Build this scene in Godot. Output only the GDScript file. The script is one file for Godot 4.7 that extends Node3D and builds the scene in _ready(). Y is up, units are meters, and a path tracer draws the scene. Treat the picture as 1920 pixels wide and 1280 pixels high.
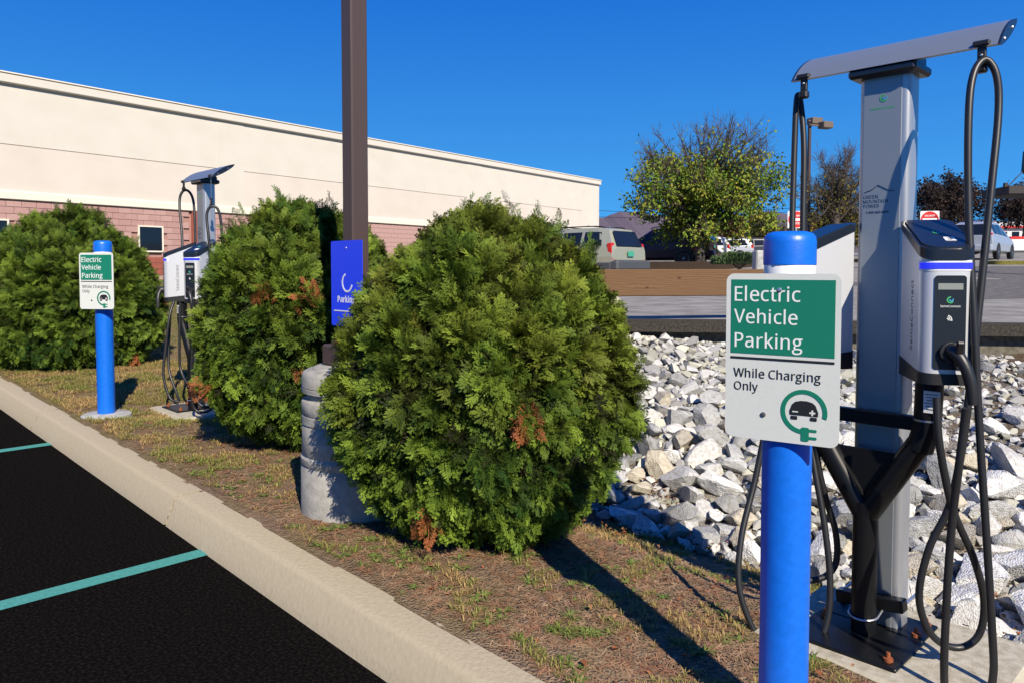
extends Node3D
# World: x right, y up, camera looks along -z. Depth z (metres ahead of the camera) is -z of Godot; heights h are measured from the eye.
const EYE := 1.35
const FPX := 1430.0
const PITCH := 0.042
const D2 := Vector2(-0.697, 0.717)    # along the kerb, away from the camera
const N2 := Vector2(-0.717, -0.697)   # across the kerb, towards the street
var rng := RandomNumberGenerator.new()
var noise := FastNoiseLite.new()
var noise_b := FastNoiseLite.new()
var taken := {}
var M := {}

class MB:
	var v := PackedVector3Array()
	var n := PackedVector3Array()
	var c := PackedColorArray()
	var uv := PackedVector2Array()
	var col := Color.WHITE
	var tinted := false
	func put(p: Vector3, nn: Vector3):
		v.push_back(p); n.push_back(nn)
		if tinted: c.push_back(col)
	func tris(a: Vector3, b: Vector3, d: Vector3, na: Vector3, nb: Vector3, nd: Vector3):
		var f := (b - a).cross(d - a)
		if f.length_squared() < 1e-16: return
		if f.dot(na + nb + nd) > 0.0:
			put(a, na); put(d, nd); put(b, nb)
		else:
			put(a, na); put(b, nb); put(d, nd)
	func tri(a: Vector3, b: Vector3, d: Vector3, hint: Vector3):
		var f := (b - a).cross(d - a)
		if f.length_squared() < 1e-18: return
		f = f.normalized()
		if f.dot(hint) < 0.0: f = -f
		tris(a, b, d, f, f, f)
	func quad(a: Vector3, b: Vector3, d: Vector3, e: Vector3, hint: Vector3):
		tri(a, b, d, hint); tri(a, d, e, hint)
	func quads(a, b, d, e, na, nb, nd, ne):
		tris(a, b, d, na, nb, nd); tris(a, d, e, na, nd, ne)
	func box(t: Transform3D, s: Vector3, bev := 0.0):
		var h := s * 0.5
		var k: float = min(bev, min(h.x, min(h.y, h.z)) * 0.98)
		var P := func(sx, sy, sz, ax) -> Vector3:
			var q := Vector3(sx * h.x, sy * h.y, sz * h.z)
			if ax != 0: q.x -= sx * k
			if ax != 1: q.y -= sy * k
			if ax != 2: q.z -= sz * k
			return t * q
		var o := t.origin
		for ax in 3:
			for sg in [-1, 1]:
				var ps := []
				for uv2 in [[-1, -1], [1, -1], [1, 1], [-1, 1]]:
					var s3 := [0, 0, 0]
					s3[ax] = sg; s3[(ax + 1) % 3] = uv2[0]; s3[(ax + 2) % 3] = uv2[1]
					ps.append(P.call(s3[0], s3[1], s3[2], ax))
				quad(ps[0], ps[1], ps[2], ps[3], (ps[0] + ps[2]) * 0.5 - o)
		if k <= 0.0: return
		for ax in 3:
			var b1 := (ax + 1) % 3
			var b2 := (ax + 2) % 3
			for s1 in [-1, 1]:
				for s2 in [-1, 1]:
					var q := []
					for e in [-1, 1]:
						var s3 := [0, 0, 0]
						s3[ax] = e; s3[b1] = s1; s3[b2] = s2
						q.append(P.call(s3[0], s3[1], s3[2], b1)); q.append(P.call(s3[0], s3[1], s3[2], b2))
					quad(q[0], q[1], q[3], q[2], (q[0] + q[3]) * 0.5 - o)
		for sx in [-1, 1]:
			for sy in [-1, 1]:
				for sz in [-1, 1]:
					var a: Vector3 = P.call(sx, sy, sz, 0)
					tri(a, P.call(sx, sy, sz, 1), P.call(sx, sy, sz, 2), a - o)
	# walls over a closed plan polygon (x, z); lo and hi give each corner's bottom and top
	func walls(t: Transform3D, poly: PackedVector2Array, lo: PackedFloat32Array, hi: PackedFloat32Array, crease := 0.75, caps := true):
		var m := poly.size()
		var cc := Vector2.ZERO
		for p in poly: cc += p / m
		var en := []
		for i in m:
			var e := poly[(i + 1) % m] - poly[i]
			var q := Vector2(e.y, -e.x).normalized()
			en.append(q)
		var area := 0.0
		for i in m: area += poly[i].cross(poly[(i + 1) % m])
		if area < 0.0:
			for i in m: en[i] = -en[i]
		for i in m:
			var j := (i + 1) % m
			var na: Vector2 = en[i]
			var nb: Vector2 = en[i]
			var pv: Vector2 = en[(i + m - 1) % m]
			var nx: Vector2 = en[j]
			if na.dot(pv) > crease: na = (na + pv).normalized()
			if nb.dot(nx) > crease: nb = (nb + nx).normalized()
			var a3 := t.basis * Vector3(na.x, 0, na.y)
			var b3 := t.basis * Vector3(nb.x, 0, nb.y)
			quads(t * Vector3(poly[i].x, lo[i], poly[i].y), t * Vector3(poly[j].x, lo[j], poly[j].y), t * Vector3(poly[j].x, hi[j], poly[j].y), t * Vector3(poly[i].x, hi[i], poly[i].y), a3, b3, b3, a3)
		if not caps: return
		var ix := Geometry2D.triangulate_polygon(poly)
		for k in range(0, ix.size(), 3):
			var a := ix[k]
			var b := ix[k + 1]
			var d := ix[k + 2]
			tri(t * Vector3(poly[a].x, hi[a], poly[a].y), t * Vector3(poly[b].x, hi[b], poly[b].y), t * Vector3(poly[d].x, hi[d], poly[d].y), t.basis.y)
			tri(t * Vector3(poly[a].x, lo[a], poly[a].y), t * Vector3(poly[b].x, lo[b], poly[b].y), t * Vector3(poly[d].x, lo[d], poly[d].y), -t.basis.y)
	# polygon in x, y pushed from z0 to z1
	func prism(t: Transform3D, poly: PackedVector2Array, z0: float, z1: float, crease := 0.75):
		var lo := PackedFloat32Array()
		var hi := PackedFloat32Array()
		for p in poly:
			lo.append(z0); hi.append(z1)
		var flip := PackedVector2Array()
		for p in poly: flip.append(Vector2(p.x, -p.y))
		walls(t * Transform3D(Basis(Vector3.RIGHT, PI / 2), Vector3.ZERO), flip, lo, hi, crease)
	func tube(pts: PackedVector3Array, rad, sides := 8, caps := true):
		var m := pts.size()
		var rings := []
		var norms := []
		var up := Vector3.UP
		var t0 := (pts[1] - pts[0]).normalized()
		if abs(t0.dot(up)) > 0.9: up = Vector3.RIGHT
		var side := t0.cross(up).normalized()
		for i in m:
			var tg := (pts[min(i + 1, m - 1)] - pts[max(i - 1, 0)]).normalized()
			side = (side - tg * side.dot(tg)).normalized()
			var bn := tg.cross(side)
			var r: float = rad if (rad is float) else rad[i]
			var ring := []
			var nr := []
			for k in sides:
				var an := TAU * k / sides
				var o := side * cos(an) + bn * sin(an)
				ring.append(pts[i] + o * r); nr.append(o)
			rings.append(ring); norms.append(nr)
		for i in m - 1:
			for k in sides:
				var l := (k + 1) % sides
				quads(rings[i][k], rings[i][l], rings[i + 1][l], rings[i + 1][k], norms[i][k], norms[i][l], norms[i + 1][l], norms[i + 1][k])
		if caps:
			for k in range(1, sides - 1):
				tri(rings[0][0], rings[0][k], rings[0][k + 1], pts[0] - pts[1])
				tri(rings[m - 1][0], rings[m - 1][k], rings[m - 1][k + 1], pts[m - 1] - pts[m - 2])
	func lathe(t: Transform3D, prof: Array, sides := 24, crease := 0.7):
		var m := prof.size()
		var sn := []
		for i in m - 1:
			var e: Vector2 = prof[i + 1] - prof[i]
			sn.append(Vector2(e.y, -e.x).normalized())
		for i in m - 1:
			var na: Vector2 = sn[i]
			var nb: Vector2 = sn[i]
			if i > 0 and na.dot(sn[i - 1]) > crease: na = (na + sn[i - 1]).normalized()
			if i < m - 2 and nb.dot(sn[i + 1]) > crease: nb = (nb + sn[i + 1]).normalized()
			for k in sides:
				var u0 := Vector2.from_angle(TAU * k / sides)
				var u1 := Vector2.from_angle(TAU * (k + 1) / sides)
				var F := func(p: Vector2, u: Vector2) -> Vector3: return t * Vector3(p.x * u.x, p.y, p.x * u.y)
				var G := func(q: Vector2, u: Vector2) -> Vector3: return t.basis * Vector3(q.x * u.x, q.y, q.x * u.y)
				quads(F.call(prof[i], u0), F.call(prof[i], u1), F.call(prof[i + 1], u1), F.call(prof[i + 1], u0), G.call(na, u0), G.call(na, u1), G.call(nb, u1), G.call(nb, u0))
	func mesh() -> ArrayMesh:
		var a := []
		a.resize(Mesh.ARRAY_MAX)
		a[Mesh.ARRAY_VERTEX] = v
		a[Mesh.ARRAY_NORMAL] = n
		if tinted: a[Mesh.ARRAY_COLOR] = c
		var am := ArrayMesh.new()
		am.add_surface_from_arrays(Mesh.PRIMITIVE_TRIANGLES, a)
		return am

# ---------- places ----------
func V(x: float, h: float, z: float) -> Vector3:
	return Vector3(x, h + EYE, -z)

func at(px: float, py: float, z: float) -> Vector3:
	var d := Basis(Vector3.RIGHT, -PITCH) * Vector3((px - 960.0) / FPX, -(py - 565.0) / FPX, -1.0)
	return Vector3(0, EYE, 0) + d * (z / -d.z)

func AB(a: float, b: float) -> Vector2:   # kerb coordinates to (x, depth)
	return Vector2(-0.564, 3.1) + D2 * a + N2 * b

func to_ab(x: float, z: float) -> Vector2:
	var r := Vector2(x + 0.564, z - 3.1)
	return Vector2(r.dot(D2), r.dot(N2))

func grade(a: float) -> float:
	return -1.34 + 0.0222 * (clampf(a, -9.0, 14.0) + 1.63)

func lot(x: float, z: float) -> float:
	var s := lerpf(0.008, 0.034, smoothstep(3.0, 9.0, x))
	return -0.5 + s * (clampf(z, 5.0, 62.0) - 7.3) + 0.012 * noise_b.get_noise_2d(x * 14.0, z * 14.0)

func wall_z(x: float) -> float:
	return 7.5 - 0.15 * (x - 1.2)

func ground(x: float, z: float) -> float:
	var q := to_ab(x, z)
	var g := grade(q.x)
	g -= 0.075 * smoothstep(1.0, 0.45, Vector2(x + 2.75, z - 6.95).length())
	var fall := 0.28 * smoothstep(-1.2, 0.5, x)
	g -= fall * clampf(-q.y - 1.05, 0.0, 0.65)
	if q.y > -1.7: return g + 0.012 * noise_b.get_noise_2d(x * 60.0, z * 60.0) * smoothstep(0.0, -0.2, q.y)
	var a := (0.655 - x) / 0.697
	var ze := 4.285 + 0.717 * a
	var k := smoothstep(-1.2, 0.7, x)
	var zw := lerpf(18.0, wall_z(x), k)
	var top := lerpf(lot(x, 18.0) + 0.05, lerpf(-0.66, -0.80, smoothstep(1.3, 2.8, x)), k)
	if z > zw + 0.02: return lot(x, z) - 0.06 if k > 0.5 else lot(x, z) + 0.05
	var u := clampf((z - ze) / maxf(zw - ze, 0.1), 0.0, 1.0)
	return lerpf(g, top, u * u * 0.35 + u * 0.65) - 0.05 * k * smoothstep(-0.0, 0.12, u) * smoothstep(0.45, 0.12, u) + 0.02 * noise_b.get_noise_2d(x * 30.0, z * 30.0)

# ---------- scene tree helpers ----------
func numbered(called: String) -> String:
	if not taken.has(called):
		taken[called] = 0
		return called
	taken[called] += 1
	return "%s_%03d" % [called, taken[called]]

func tag(o: Node, label: String, category: String, group := "", kind := ""):
	if label: o.set_meta("label", label)
	if category: o.set_meta("category", category)
	if group: o.set_meta("group", group)
	if kind: o.set_meta("kind", kind)
	return o

func thing(called: String, label: String, category: String, where := Vector3.ZERO, turn := 0.0, group := "") -> Node3D:
	var o := Node3D.new()
	o.name = numbered(called)
	add_child(o)
	o.position = where
	o.rotation.y = turn
	tag(o, label, category, group)
	return o

func obj(called: String, mesh, m: Material, parent: Node = null, kind := "") -> MeshInstance3D:
	var o := MeshInstance3D.new()
	o.name = numbered(called) if parent == null else called
	o.mesh = mesh.mesh() if mesh is MB else mesh
	o.material_override = m
	(self if parent == null else parent).add_child(o, true)
	if kind: o.set_meta("kind", kind)
	return o

func many(called: String, mesh: Mesh, m: Material, places: Array, colors: PackedColorArray, parent: Node = null) -> MultiMeshInstance3D:
	var mm := MultiMesh.new()
	mm.transform_format = MultiMesh.TRANSFORM_3D
	mm.use_colors = colors.size() > 0
	mm.mesh = mesh
	mm.instance_count = places.size()
	for i in places.size():
		mm.set_instance_transform(i, places[i])
		if colors.size(): mm.set_instance_color(i, colors[i])
	var o := MultiMeshInstance3D.new()
	o.name = numbered(called) if parent == null else called
	o.multimesh = mm
	o.material_override = m
	(self if parent == null else parent).add_child(o, true)
	o.set_meta("kind", "stuff")
	return o

func T(p := Vector3.ZERO, yaw := 0.0) -> Transform3D:
	return Transform3D(Basis(Vector3.UP, yaw), p)

func rounded(w: float, d: float, r: float, k := 4) -> PackedVector2Array:
	var p := PackedVector2Array()
	for q in 4:
		var c := Vector2((w / 2 - r) * [1, -1, -1, 1][q], (d / 2 - r) * [1, 1, -1, -1][q])
		for i in k + 1: p.append(c + Vector2.from_angle(PI / 2 * q + PI / 2 * i / k) * r)
	return p

func flat_heights(n: int, h: float) -> PackedFloat32Array:
	var f := PackedFloat32Array()
	f.resize(n)
	f.fill(h)
	return f

func smooth_path(p: Array, per := 6) -> PackedVector3Array:
	var o := PackedVector3Array()
	var n := p.size()
	for i in n - 1:
		var a: Vector3 = p[max(i - 1, 0)]
		var b: Vector3 = p[i]
		var c: Vector3 = p[i + 1]
		var d: Vector3 = p[min(i + 2, n - 1)]
		for k in per: o.append(b.cubic_interpolate(c, a, d, float(k) / per))
	o.append(p[n - 1])
	return o

func lettering(called: String, words: String, width: float, m: Material, t: Transform3D, parent: Node, bold := false, deep := 0.0012) -> MeshInstance3D:
	var f := SystemFont.new()
	f.font_names = PackedStringArray(["Droid Sans"])
	if bold: f.font_weight = 700
	var tm := TextMesh.new()
	tm.font = f
	tm.text = words
	tm.font_size = 48
	tm.pixel_size = 0.01
	tm.depth = 0.01
	var w := tm.get_aabb().size.x
	tm.pixel_size = 0.01 * width / maxf(w, 0.001)
	tm.depth = deep
	var o := obj(called, tm, m, parent)
	o.transform = t
	return o

# ---------- materials ----------
func lin(r: float, g: float, b: float) -> Color:
	return Color(r, g, b).linear_to_srgb()

func mat(r: float, g: float, b: float, rough := 0.8, metal := 0.0, spec := 0.5) -> StandardMaterial3D:
	var m := StandardMaterial3D.new()
	m.albedo_color = lin(r, g, b)
	m.roughness = rough
	m.metallic = metal
	m.metallic_specular = spec
	return m

func noise_tex(freq: float, lo: Color, mid: Color, hi: Color, size := 512, sd := 1, oct := 5, kind := FastNoiseLite.TYPE_SIMPLEX_SMOOTH) -> NoiseTexture2D:
	var f := FastNoiseLite.new()
	f.noise_type = kind
	f.seed = sd
	f.frequency = freq
	f.fractal_octaves = oct
	var g := Gradient.new()
	g.offsets = PackedFloat32Array([0.15, 0.5, 0.85])
	g.colors = PackedColorArray([lo.linear_to_srgb(), mid.linear_to_srgb(), hi.linear_to_srgb()])
	var t := NoiseTexture2D.new()
	t.width = size
	t.height = size
	t.seamless = true
	t.noise = f
	t.color_ramp = g
	return t

func grey_tex(freq: float, size := 512, sd := 2, oct := 5, kind := FastNoiseLite.TYPE_SIMPLEX_SMOOTH) -> NoiseTexture2D:
	var f := FastNoiseLite.new()
	f.noise_type = kind
	f.seed = sd
	f.frequency = freq
	f.fractal_octaves = oct
	var t := NoiseTexture2D.new()
	t.width = size
	t.height = size
	t.seamless = true
	t.noise = f
	return t

# a weathered surface: colour noise at one scale, fine speckle over it, and relief
func rough_mat(lo: Color, mid: Color, hi: Color, metres: float, freq: float, bump_cm: float, bump: Texture2D, rough := 0.9, speck := 0.25, world := true, spec := 0.3) -> StandardMaterial3D:
	var m := StandardMaterial3D.new()
	m.albedo_texture = noise_tex(freq, lo, mid, hi, 512, int(metres * 100) + int(freq * 5000))
	m.roughness = rough
	m.metallic_specular = spec
	m.uv1_triplanar = true
	m.uv1_world_triplanar = world
	m.uv1_scale = Vector3.ONE / metres
	if bump:
		m.heightmap_enabled = true
		m.heightmap_texture = bump
		m.heightmap_scale = bump_cm
	if speck > 0.0:
		m.detail_enabled = true
		m.detail_blend_mode = BaseMaterial3D.BLEND_MODE_MUL
		m.detail_albedo = M.speck
		m.detail_uv_layer = BaseMaterial3D.DETAIL_UV_2
		m.uv2_triplanar = true
		m.uv2_world_triplanar = world
		m.uv2_scale = Vector3.ONE * 2.3 / metres * 3.0
	return m

func make_materials():
	M.speck = noise_tex(0.11, Color(0.62, 0.62, 0.62), Color(0.9, 0.9, 0.9), Color(1, 1, 1), 512, 77, 3)
	var fine := grey_tex(0.06, 512, 5, 5)
	var grit := grey_tex(0.2, 512, 6, 3)
	M.fine = fine
	M.grit = grit
	M.asphalt = rough_mat(Color(0.0035, 0.0033, 0.0032), Color(0.0065, 0.006, 0.0056), Color(0.018, 0.0145, 0.012), 0.9, 0.09, 0.6, grit, 0.97, 0.3, true, 0.08)
	M.lot = rough_mat(Color(0.20, 0.188, 0.165), Color(0.275, 0.262, 0.235), Color(0.34, 0.325, 0.295), 3.1, 0.01, 0.4, grit, 0.95)
	M.patch = rough_mat(Color(0.11, 0.105, 0.10), Color(0.15, 0.14, 0.13), Color(0.2, 0.19, 0.17), 2.1, 0.02, 0.4, grit, 0.95)
	M.kerb = rough_mat(Color(0.425, 0.36, 0.245), Color(0.455, 0.388, 0.268), Color(0.48, 0.412, 0.29), 0.8, 0.05, 0.16, fine, 0.92, 0.3)
	M.concrete = rough_mat(Color(0.3, 0.3, 0.29), Color(0.42, 0.42, 0.4), Color(0.5, 0.5, 0.48), 0.8, 0.012, 0.15, fine, 0.9)
	M.coping = rough_mat(Color(0.035, 0.032, 0.028), Color(0.058, 0.053, 0.045), Color(0.09, 0.08, 0.068), 0.5, 0.03, 0.4, grit, 0.95)
	M.pad = rough_mat(Color(0.38, 0.34, 0.25), Color(0.47, 0.43, 0.33), Color(0.55, 0.51, 0.41), 0.5, 0.02, 0.2, grit, 0.92)
	M.wallc = rough_mat(Color(0.10, 0.09, 0.07), Color(0.16, 0.145, 0.115), Color(0.21, 0.19, 0.15), 0.7, 0.02, 0.35, grit, 0.95)
	M.soil = rough_mat(Color(0.62, 0.6, 0.58), Color(0.85, 0.82, 0.8), Color(1, 1, 1), 0.55, 0.02, 1.6, fine, 0.97, 0.4)
	M.soil.vertex_color_use_as_albedo = true
	M.teal = rough_mat(Color(0.06, 0.27, 0.235), Color(0.075, 0.31, 0.27), Color(0.085, 0.34, 0.3), 0.4, 0.03, 0.15, grit, 0.8, 0.2)
	M.blue = rough_mat(Color(0.005, 0.135, 0.64), Color(0.005, 0.15, 0.72), Color(0.008, 0.16, 0.75), 0.35, 0.02, 0.03, fine, 0.38, 0.12, true, 0.5)
	M.bluesign = mat(0.006, 0.05, 0.84, 0.45)
	M.white = mat(0.72, 0.73, 0.72, 0.4)
	M.cream_sign = rough_mat(Color(0.545, 0.568, 0.53), Color(0.565, 0.588, 0.552), Color(0.58, 0.60, 0.568), 0.2, 0.03, 0.0, null, 0.5, 0.0, true, 0.5)
	M.green = mat(0.006, 0.165, 0.10, 0.45)
	M.black = mat(0.012, 0.012, 0.013, 0.45)
	M.print = mat(0.012, 0.012, 0.014, 0.5)
	M.steel = mat(0.006, 0.0065, 0.0075, 0.36, 0.0, 0.35)
	M.rubber = mat(0.014, 0.0145, 0.016, 0.42)
	M.zinc = mat(0.6, 0.6, 0.62, 0.35, 0.9)
	M.rust = rough_mat(Color(0.12, 0.03, 0.012), Color(0.3, 0.09, 0.035), Color(0.4, 0.15, 0.07), 0.08, 0.03, 0.1, fine, 0.9, 0.3, false)
	M.alu = mat(0.44, 0.46, 0.48, 0.36, 0.65)
	M.alu_face = mat(0.28, 0.31, 0.335, 0.42, 0.5)
	M.wing = mat(0.30, 0.335, 0.36, 0.42, 0.65)
	M.charger = mat(0.62, 0.635, 0.65, 0.38, 0.4)
	M.navy = mat(0.009, 0.013, 0.022, 0.28)
	M.panel = mat(0.012, 0.016, 0.022, 0.3)
	M.screen = mat(0.22, 0.24, 0.22, 0.3)
	M.led = mat(0.03, 0.04, 0.3, 0.3)
	M.led.emission_enabled = true
	M.led.emission = Color(0.07, 0.15, 1.0)
	M.led.emission_energy_multiplier = 0.5
	M.brown = mat(0.062, 0.042, 0.037, 0.5)
	M.pier = rough_mat(Color(0.27, 0.26, 0.23), Color(0.36, 0.35, 0.315), Color(0.44, 0.425, 0.38), 0.6, 0.015, 0.2, fine, 0.88)
	M.red = mat(0.55, 0.015, 0.012, 0.45)
	M.stone = []
	var tones := [[0.56, 0.56, 0.54], [0.42, 0.425, 0.415], [0.50, 0.455, 0.36], [0.30, 0.305, 0.30], [0.66, 0.66, 0.64]]
	for i in tones.size():
		var t: Array = tones[i]
		var c := Color(t[0], t[1], t[2])
		var rm := rough_mat(Color(c.r * 0.80, c.g * 0.75, c.b * 0.67), c * 1.1, c * 1.3, 0.26 + 0.03 * i, 0.016, 0.9, fine, 0.92, 0.3)
		M.stone.append(rm)
	M.pebble = mat(0.7, 0.7, 0.69, 0.95)
	M.pebble.vertex_color_use_as_albedo = true
	M.leaf = mat(1, 1, 1, 0.62, 0.0, 0.25)
	M.leaf.vertex_color_use_as_albedo = true
	M.leaf.cull_mode = BaseMaterial3D.CULL_DISABLED
	M.leaf.backlight_enabled = true
	M.leaf.backlight = Color(0.45, 0.45, 0.45)
	M.grass = M.leaf.duplicate()
	M.bark = rough_mat(Color(0.05, 0.04, 0.035), Color(0.10, 0.082, 0.07), Color(0.16, 0.135, 0.115), 0.4, 0.03, 0.8, fine, 0.95)
	M.stucco = rough_mat(Color(0.655, 0.62, 0.54), Color(0.68, 0.645, 0.565), Color(0.70, 0.665, 0.59), 5.0, 0.008, 0.2, grit, 0.95, 0.1)
	M.stucco_low = rough_mat(Color(0.655, 0.595, 0.52), Color(0.68, 0.62, 0.545), Color(0.70, 0.64, 0.57), 5.0, 0.008, 0.2, grit, 0.95, 0.1)
	M.trim = mat(0.70, 0.655, 0.545, 0.85)
	M.block = []
	for t in [[0.47, 0.29, 0.265], [0.50, 0.32, 0.29], [0.45, 0.27, 0.245]]:
		var c := Color(t[0], t[1], t[2])
		M.block.append(rough_mat(c * 0.88, c, c * 1.08, 1.0, 0.03, 0.3, grit, 0.95))
	M.brick_red = rough_mat(Color(0.28, 0.085, 0.06), Color(0.33, 0.105, 0.075), Color(0.37, 0.13, 0.095), 1.0, 0.03, 0.3, grit, 0.95)
	M.mortar = mat(0.34, 0.19, 0.16, 0.95)
	M.glass = mat(0.008, 0.011, 0.016, 0.08)
	M.tyre = mat(0.012, 0.012, 0.012, 0.8)
	M.rim = mat(0.35, 0.36, 0.37, 0.35, 0.6)
	M.trim_grey = mat(0.055, 0.06, 0.068, 0.6)
	M.lens_red = mat(0.45, 0.012, 0.01, 0.2)
	M.chrome = mat(0.7, 0.7, 0.72, 0.2, 0.9)
	M.hill = rough_mat(Color(0.10, 0.085, 0.115), Color(0.13, 0.105, 0.13), Color(0.165, 0.125, 0.135), 160.0, 0.05, 0.0, null, 1.0, 0.3)
	M.wood = wood_material()

func wood_material() -> StandardMaterial3D:
	var im := Image.create(1024, 192, false, Image.FORMAT_RGB8)
	var n1 := FastNoiseLite.new()
	n1.seed = 9
	n1.frequency = 0.004
	var n2 := FastNoiseLite.new()
	n2.seed = 12
	n2.frequency = 0.05
	var knots := [[150, 130], [330, 90], [470, 96], [560, 150], [720, 126], [860, 60], [60, 50]]
	for y in 192:
		for x in 1024:
			var yy := float(y) + 18.0 * n1.get_noise_2d(x * 0.7, y * 1.2)
			var dark := 0.0
			for k in knots:
				var dx = (x - k[0]) / 60.0
				var dy = (y - k[1]) / 11.0
				var r2 = dx * dx + dy * dy
				yy += 9.0 * signf(y - k[1]) * exp(-r2 * 0.35)
				dark = maxf(dark, exp(-(dx * dx * 60.0 + dy * dy * 3.5)))
			var ring := 0.5 + 0.5 * sin(yy * 0.62 + 3.0 * n1.get_noise_2d(x * 0.6, 300.0))
			ring = pow(ring, 2.2)
			var fibre := 0.5 + 0.5 * n2.get_noise_2d(x * 0.15, y * 5.0)
			var c := Color(0.18, 0.105, 0.055).lerp(Color(0.075, 0.041, 0.021), 0.55 * ring + 0.4 * fibre)
			c = c.lerp(Color(0.03, 0.014, 0.008), dark)
			im.set_pixel(x, y, c.linear_to_srgb())
	var m := StandardMaterial3D.new()
	m.albedo_texture = ImageTexture.create_from_image(im)
	m.roughness = 0.8
	m.metallic_specular = 0.3
	m.uv1_triplanar = true
	m.uv1_scale = Vector3(0.42, 3.7, 3.7)
	return m

func sky_material() -> PanoramaSkyMaterial:
	var im := Image.create(1024, 512, false, Image.FORMAT_RGBF)
	var n := FastNoiseLite.new()
	n.seed = 4
	n.frequency = 0.05
	n.fractal_octaves = 5
	# a faint wisp of cloud: direction of pixel (1035, 170)
	var w := (at(1036, 171, 100.0) - Vector3(0, EYE, 0)).normalized()
	var side := w.cross(Vector3.UP).normalized()
	var up := side.cross(w)
	for y in 512:
		var el := PI * (0.5 - (y + 0.5) / 512.0)
		for x in 1024:
			var az := TAU * ((x + 0.5) / 1024.0 - 0.5)
			var d := Vector3(sin(az) * cos(el), sin(el), -cos(az) * cos(el))
			var e: float = clampf(sin(el), 0.0, 1.0)
			var k := pow(e, 0.62)
			var c := Color(0.06, 0.31, 0.66).lerp(Color(0.003, 0.092, 0.44), smoothstep(0.0, 0.66, k))
			c = c.lerp(Color(0.003, 0.06, 0.33), smoothstep(0.6, 1.0, k))
			if el < 0.0: c = Color(0.035, 0.235, 0.60).lerp(Color(0.10, 0.09, 0.08), smoothstep(0.0, -0.1, el))
			var dw := Vector2(d.dot(side), d.dot(up))
			if d.dot(w) > 0.9:
				var f := exp(-pow(dw.x / 0.02, 2.0) - pow((dw.y + dw.x * 0.12) / 0.009, 2.0))
				c = c.lerp(Color(0.5, 0.68, 0.92), 0.6 * f * (0.75 + 0.5 * n.get_noise_2d(x * 6.0, y * 14.0)))
			im.set_pixel(x, y, c)
	var m := PanoramaSkyMaterial.new()
	m.panorama = ImageTexture.create_from_image(im)
	return m

# ---------- setting ----------
func sheet(xs: PackedFloat32Array, ys: PackedFloat32Array, place, tint = null) -> ArrayMesh:
	var v := PackedVector3Array()
	var c := PackedColorArray()
	for j in ys.size():
		for i in xs.size():
			var p: Vector3 = place.call(xs[i], ys[j])
			v.append(p)
			if tint != null: c.append(tint.call(xs[i], ys[j], p))
	var w := xs.size()
	var ix := PackedInt32Array()
	for j in ys.size() - 1:
		for i in w - 1:
			var a := j * w + i
			var up := (v[a + 1] - v[a]).cross(v[a + w] - v[a]).y > 0.0
			for k in ([a, a + w, a + 1, a + 1, a + w, a + w + 1] if up else [a, a + 1, a + w, a + 1, a + w + 1, a + w]): ix.append(k)
	var nn := PackedVector3Array()
	nn.resize(v.size())
	for k in range(0, ix.size(), 3):
		var f := -(v[ix[k + 1]] - v[ix[k]]).cross(v[ix[k + 2]] - v[ix[k]])
		for e in 3: nn[ix[k + e]] += f
	for k in nn.size(): nn[k] = nn[k].normalized() if nn[k].length() > 0.0 else Vector3.UP
	var a := []
	a.resize(Mesh.ARRAY_MAX)
	a[Mesh.ARRAY_VERTEX] = v
	a[Mesh.ARRAY_NORMAL] = nn
	if c.size(): a[Mesh.ARRAY_COLOR] = c
	a[Mesh.ARRAY_INDEX] = ix
	var am := ArrayMesh.new()
	am.add_surface_from_arrays(Mesh.PRIMITIVE_TRIANGLES, a)
	return am

func steps(from: float, to: float, by: float) -> PackedFloat32Array:
	var o := PackedFloat32Array()
	var k := int(ceil((to - from) / by))
	for i in k + 1: o.append(from + (to - from) * i / k)
	return o

func soil_tint(x: float, z: float) -> Color:
	var q := to_ab(x, z)
	var n := noise.get_noise_2d(x * 55.0, z * 55.0)
	var n2 := noise_b.get_noise_2d(x * 160.0 + 40.0, z * 160.0)
	var dirt = Color(0.33, 0.235, 0.165).lerp(Color(0.21, 0.145, 0.10), 0.5 + 0.5 * n)
	var dry := Color(0.35, 0.245, 0.115).lerp(Color(0.21, 0.19, 0.065), 0.5 + 0.7 * n2)
	var far := smoothstep(1.0, 5.5, q.x)
	var c := dirt.lerp(dry, clampf(0.25 + 0.6 * far + 0.5 * n2, 0.0, 1.0))
	if q.y < -1.65:
		var bank := smoothstep(-1.2, 0.3, x) * smoothstep(-1.62, -1.78, q.y + 0.1 * n)
		var gravel := Color(0.36, 0.33, 0.29).lerp(Color(0.24, 0.205, 0.16), 0.5 + 0.8 * n).lerp(Color(0.15, 0.115, 0.075), 0.75 * smoothstep(0.55, 0.6, x / maxf(z, 1.0)) * smoothstep(4.6, 5.2, z) * smoothstep(-0.3, 0.2, n))
		c = c.lerp(gravel, bank)
		c = c.lerp(Color(0.20, 0.19, 0.06), (1.0 - bank) * smoothstep(-1.5, -4.0, q.y) * 0.8)
	return c

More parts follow.
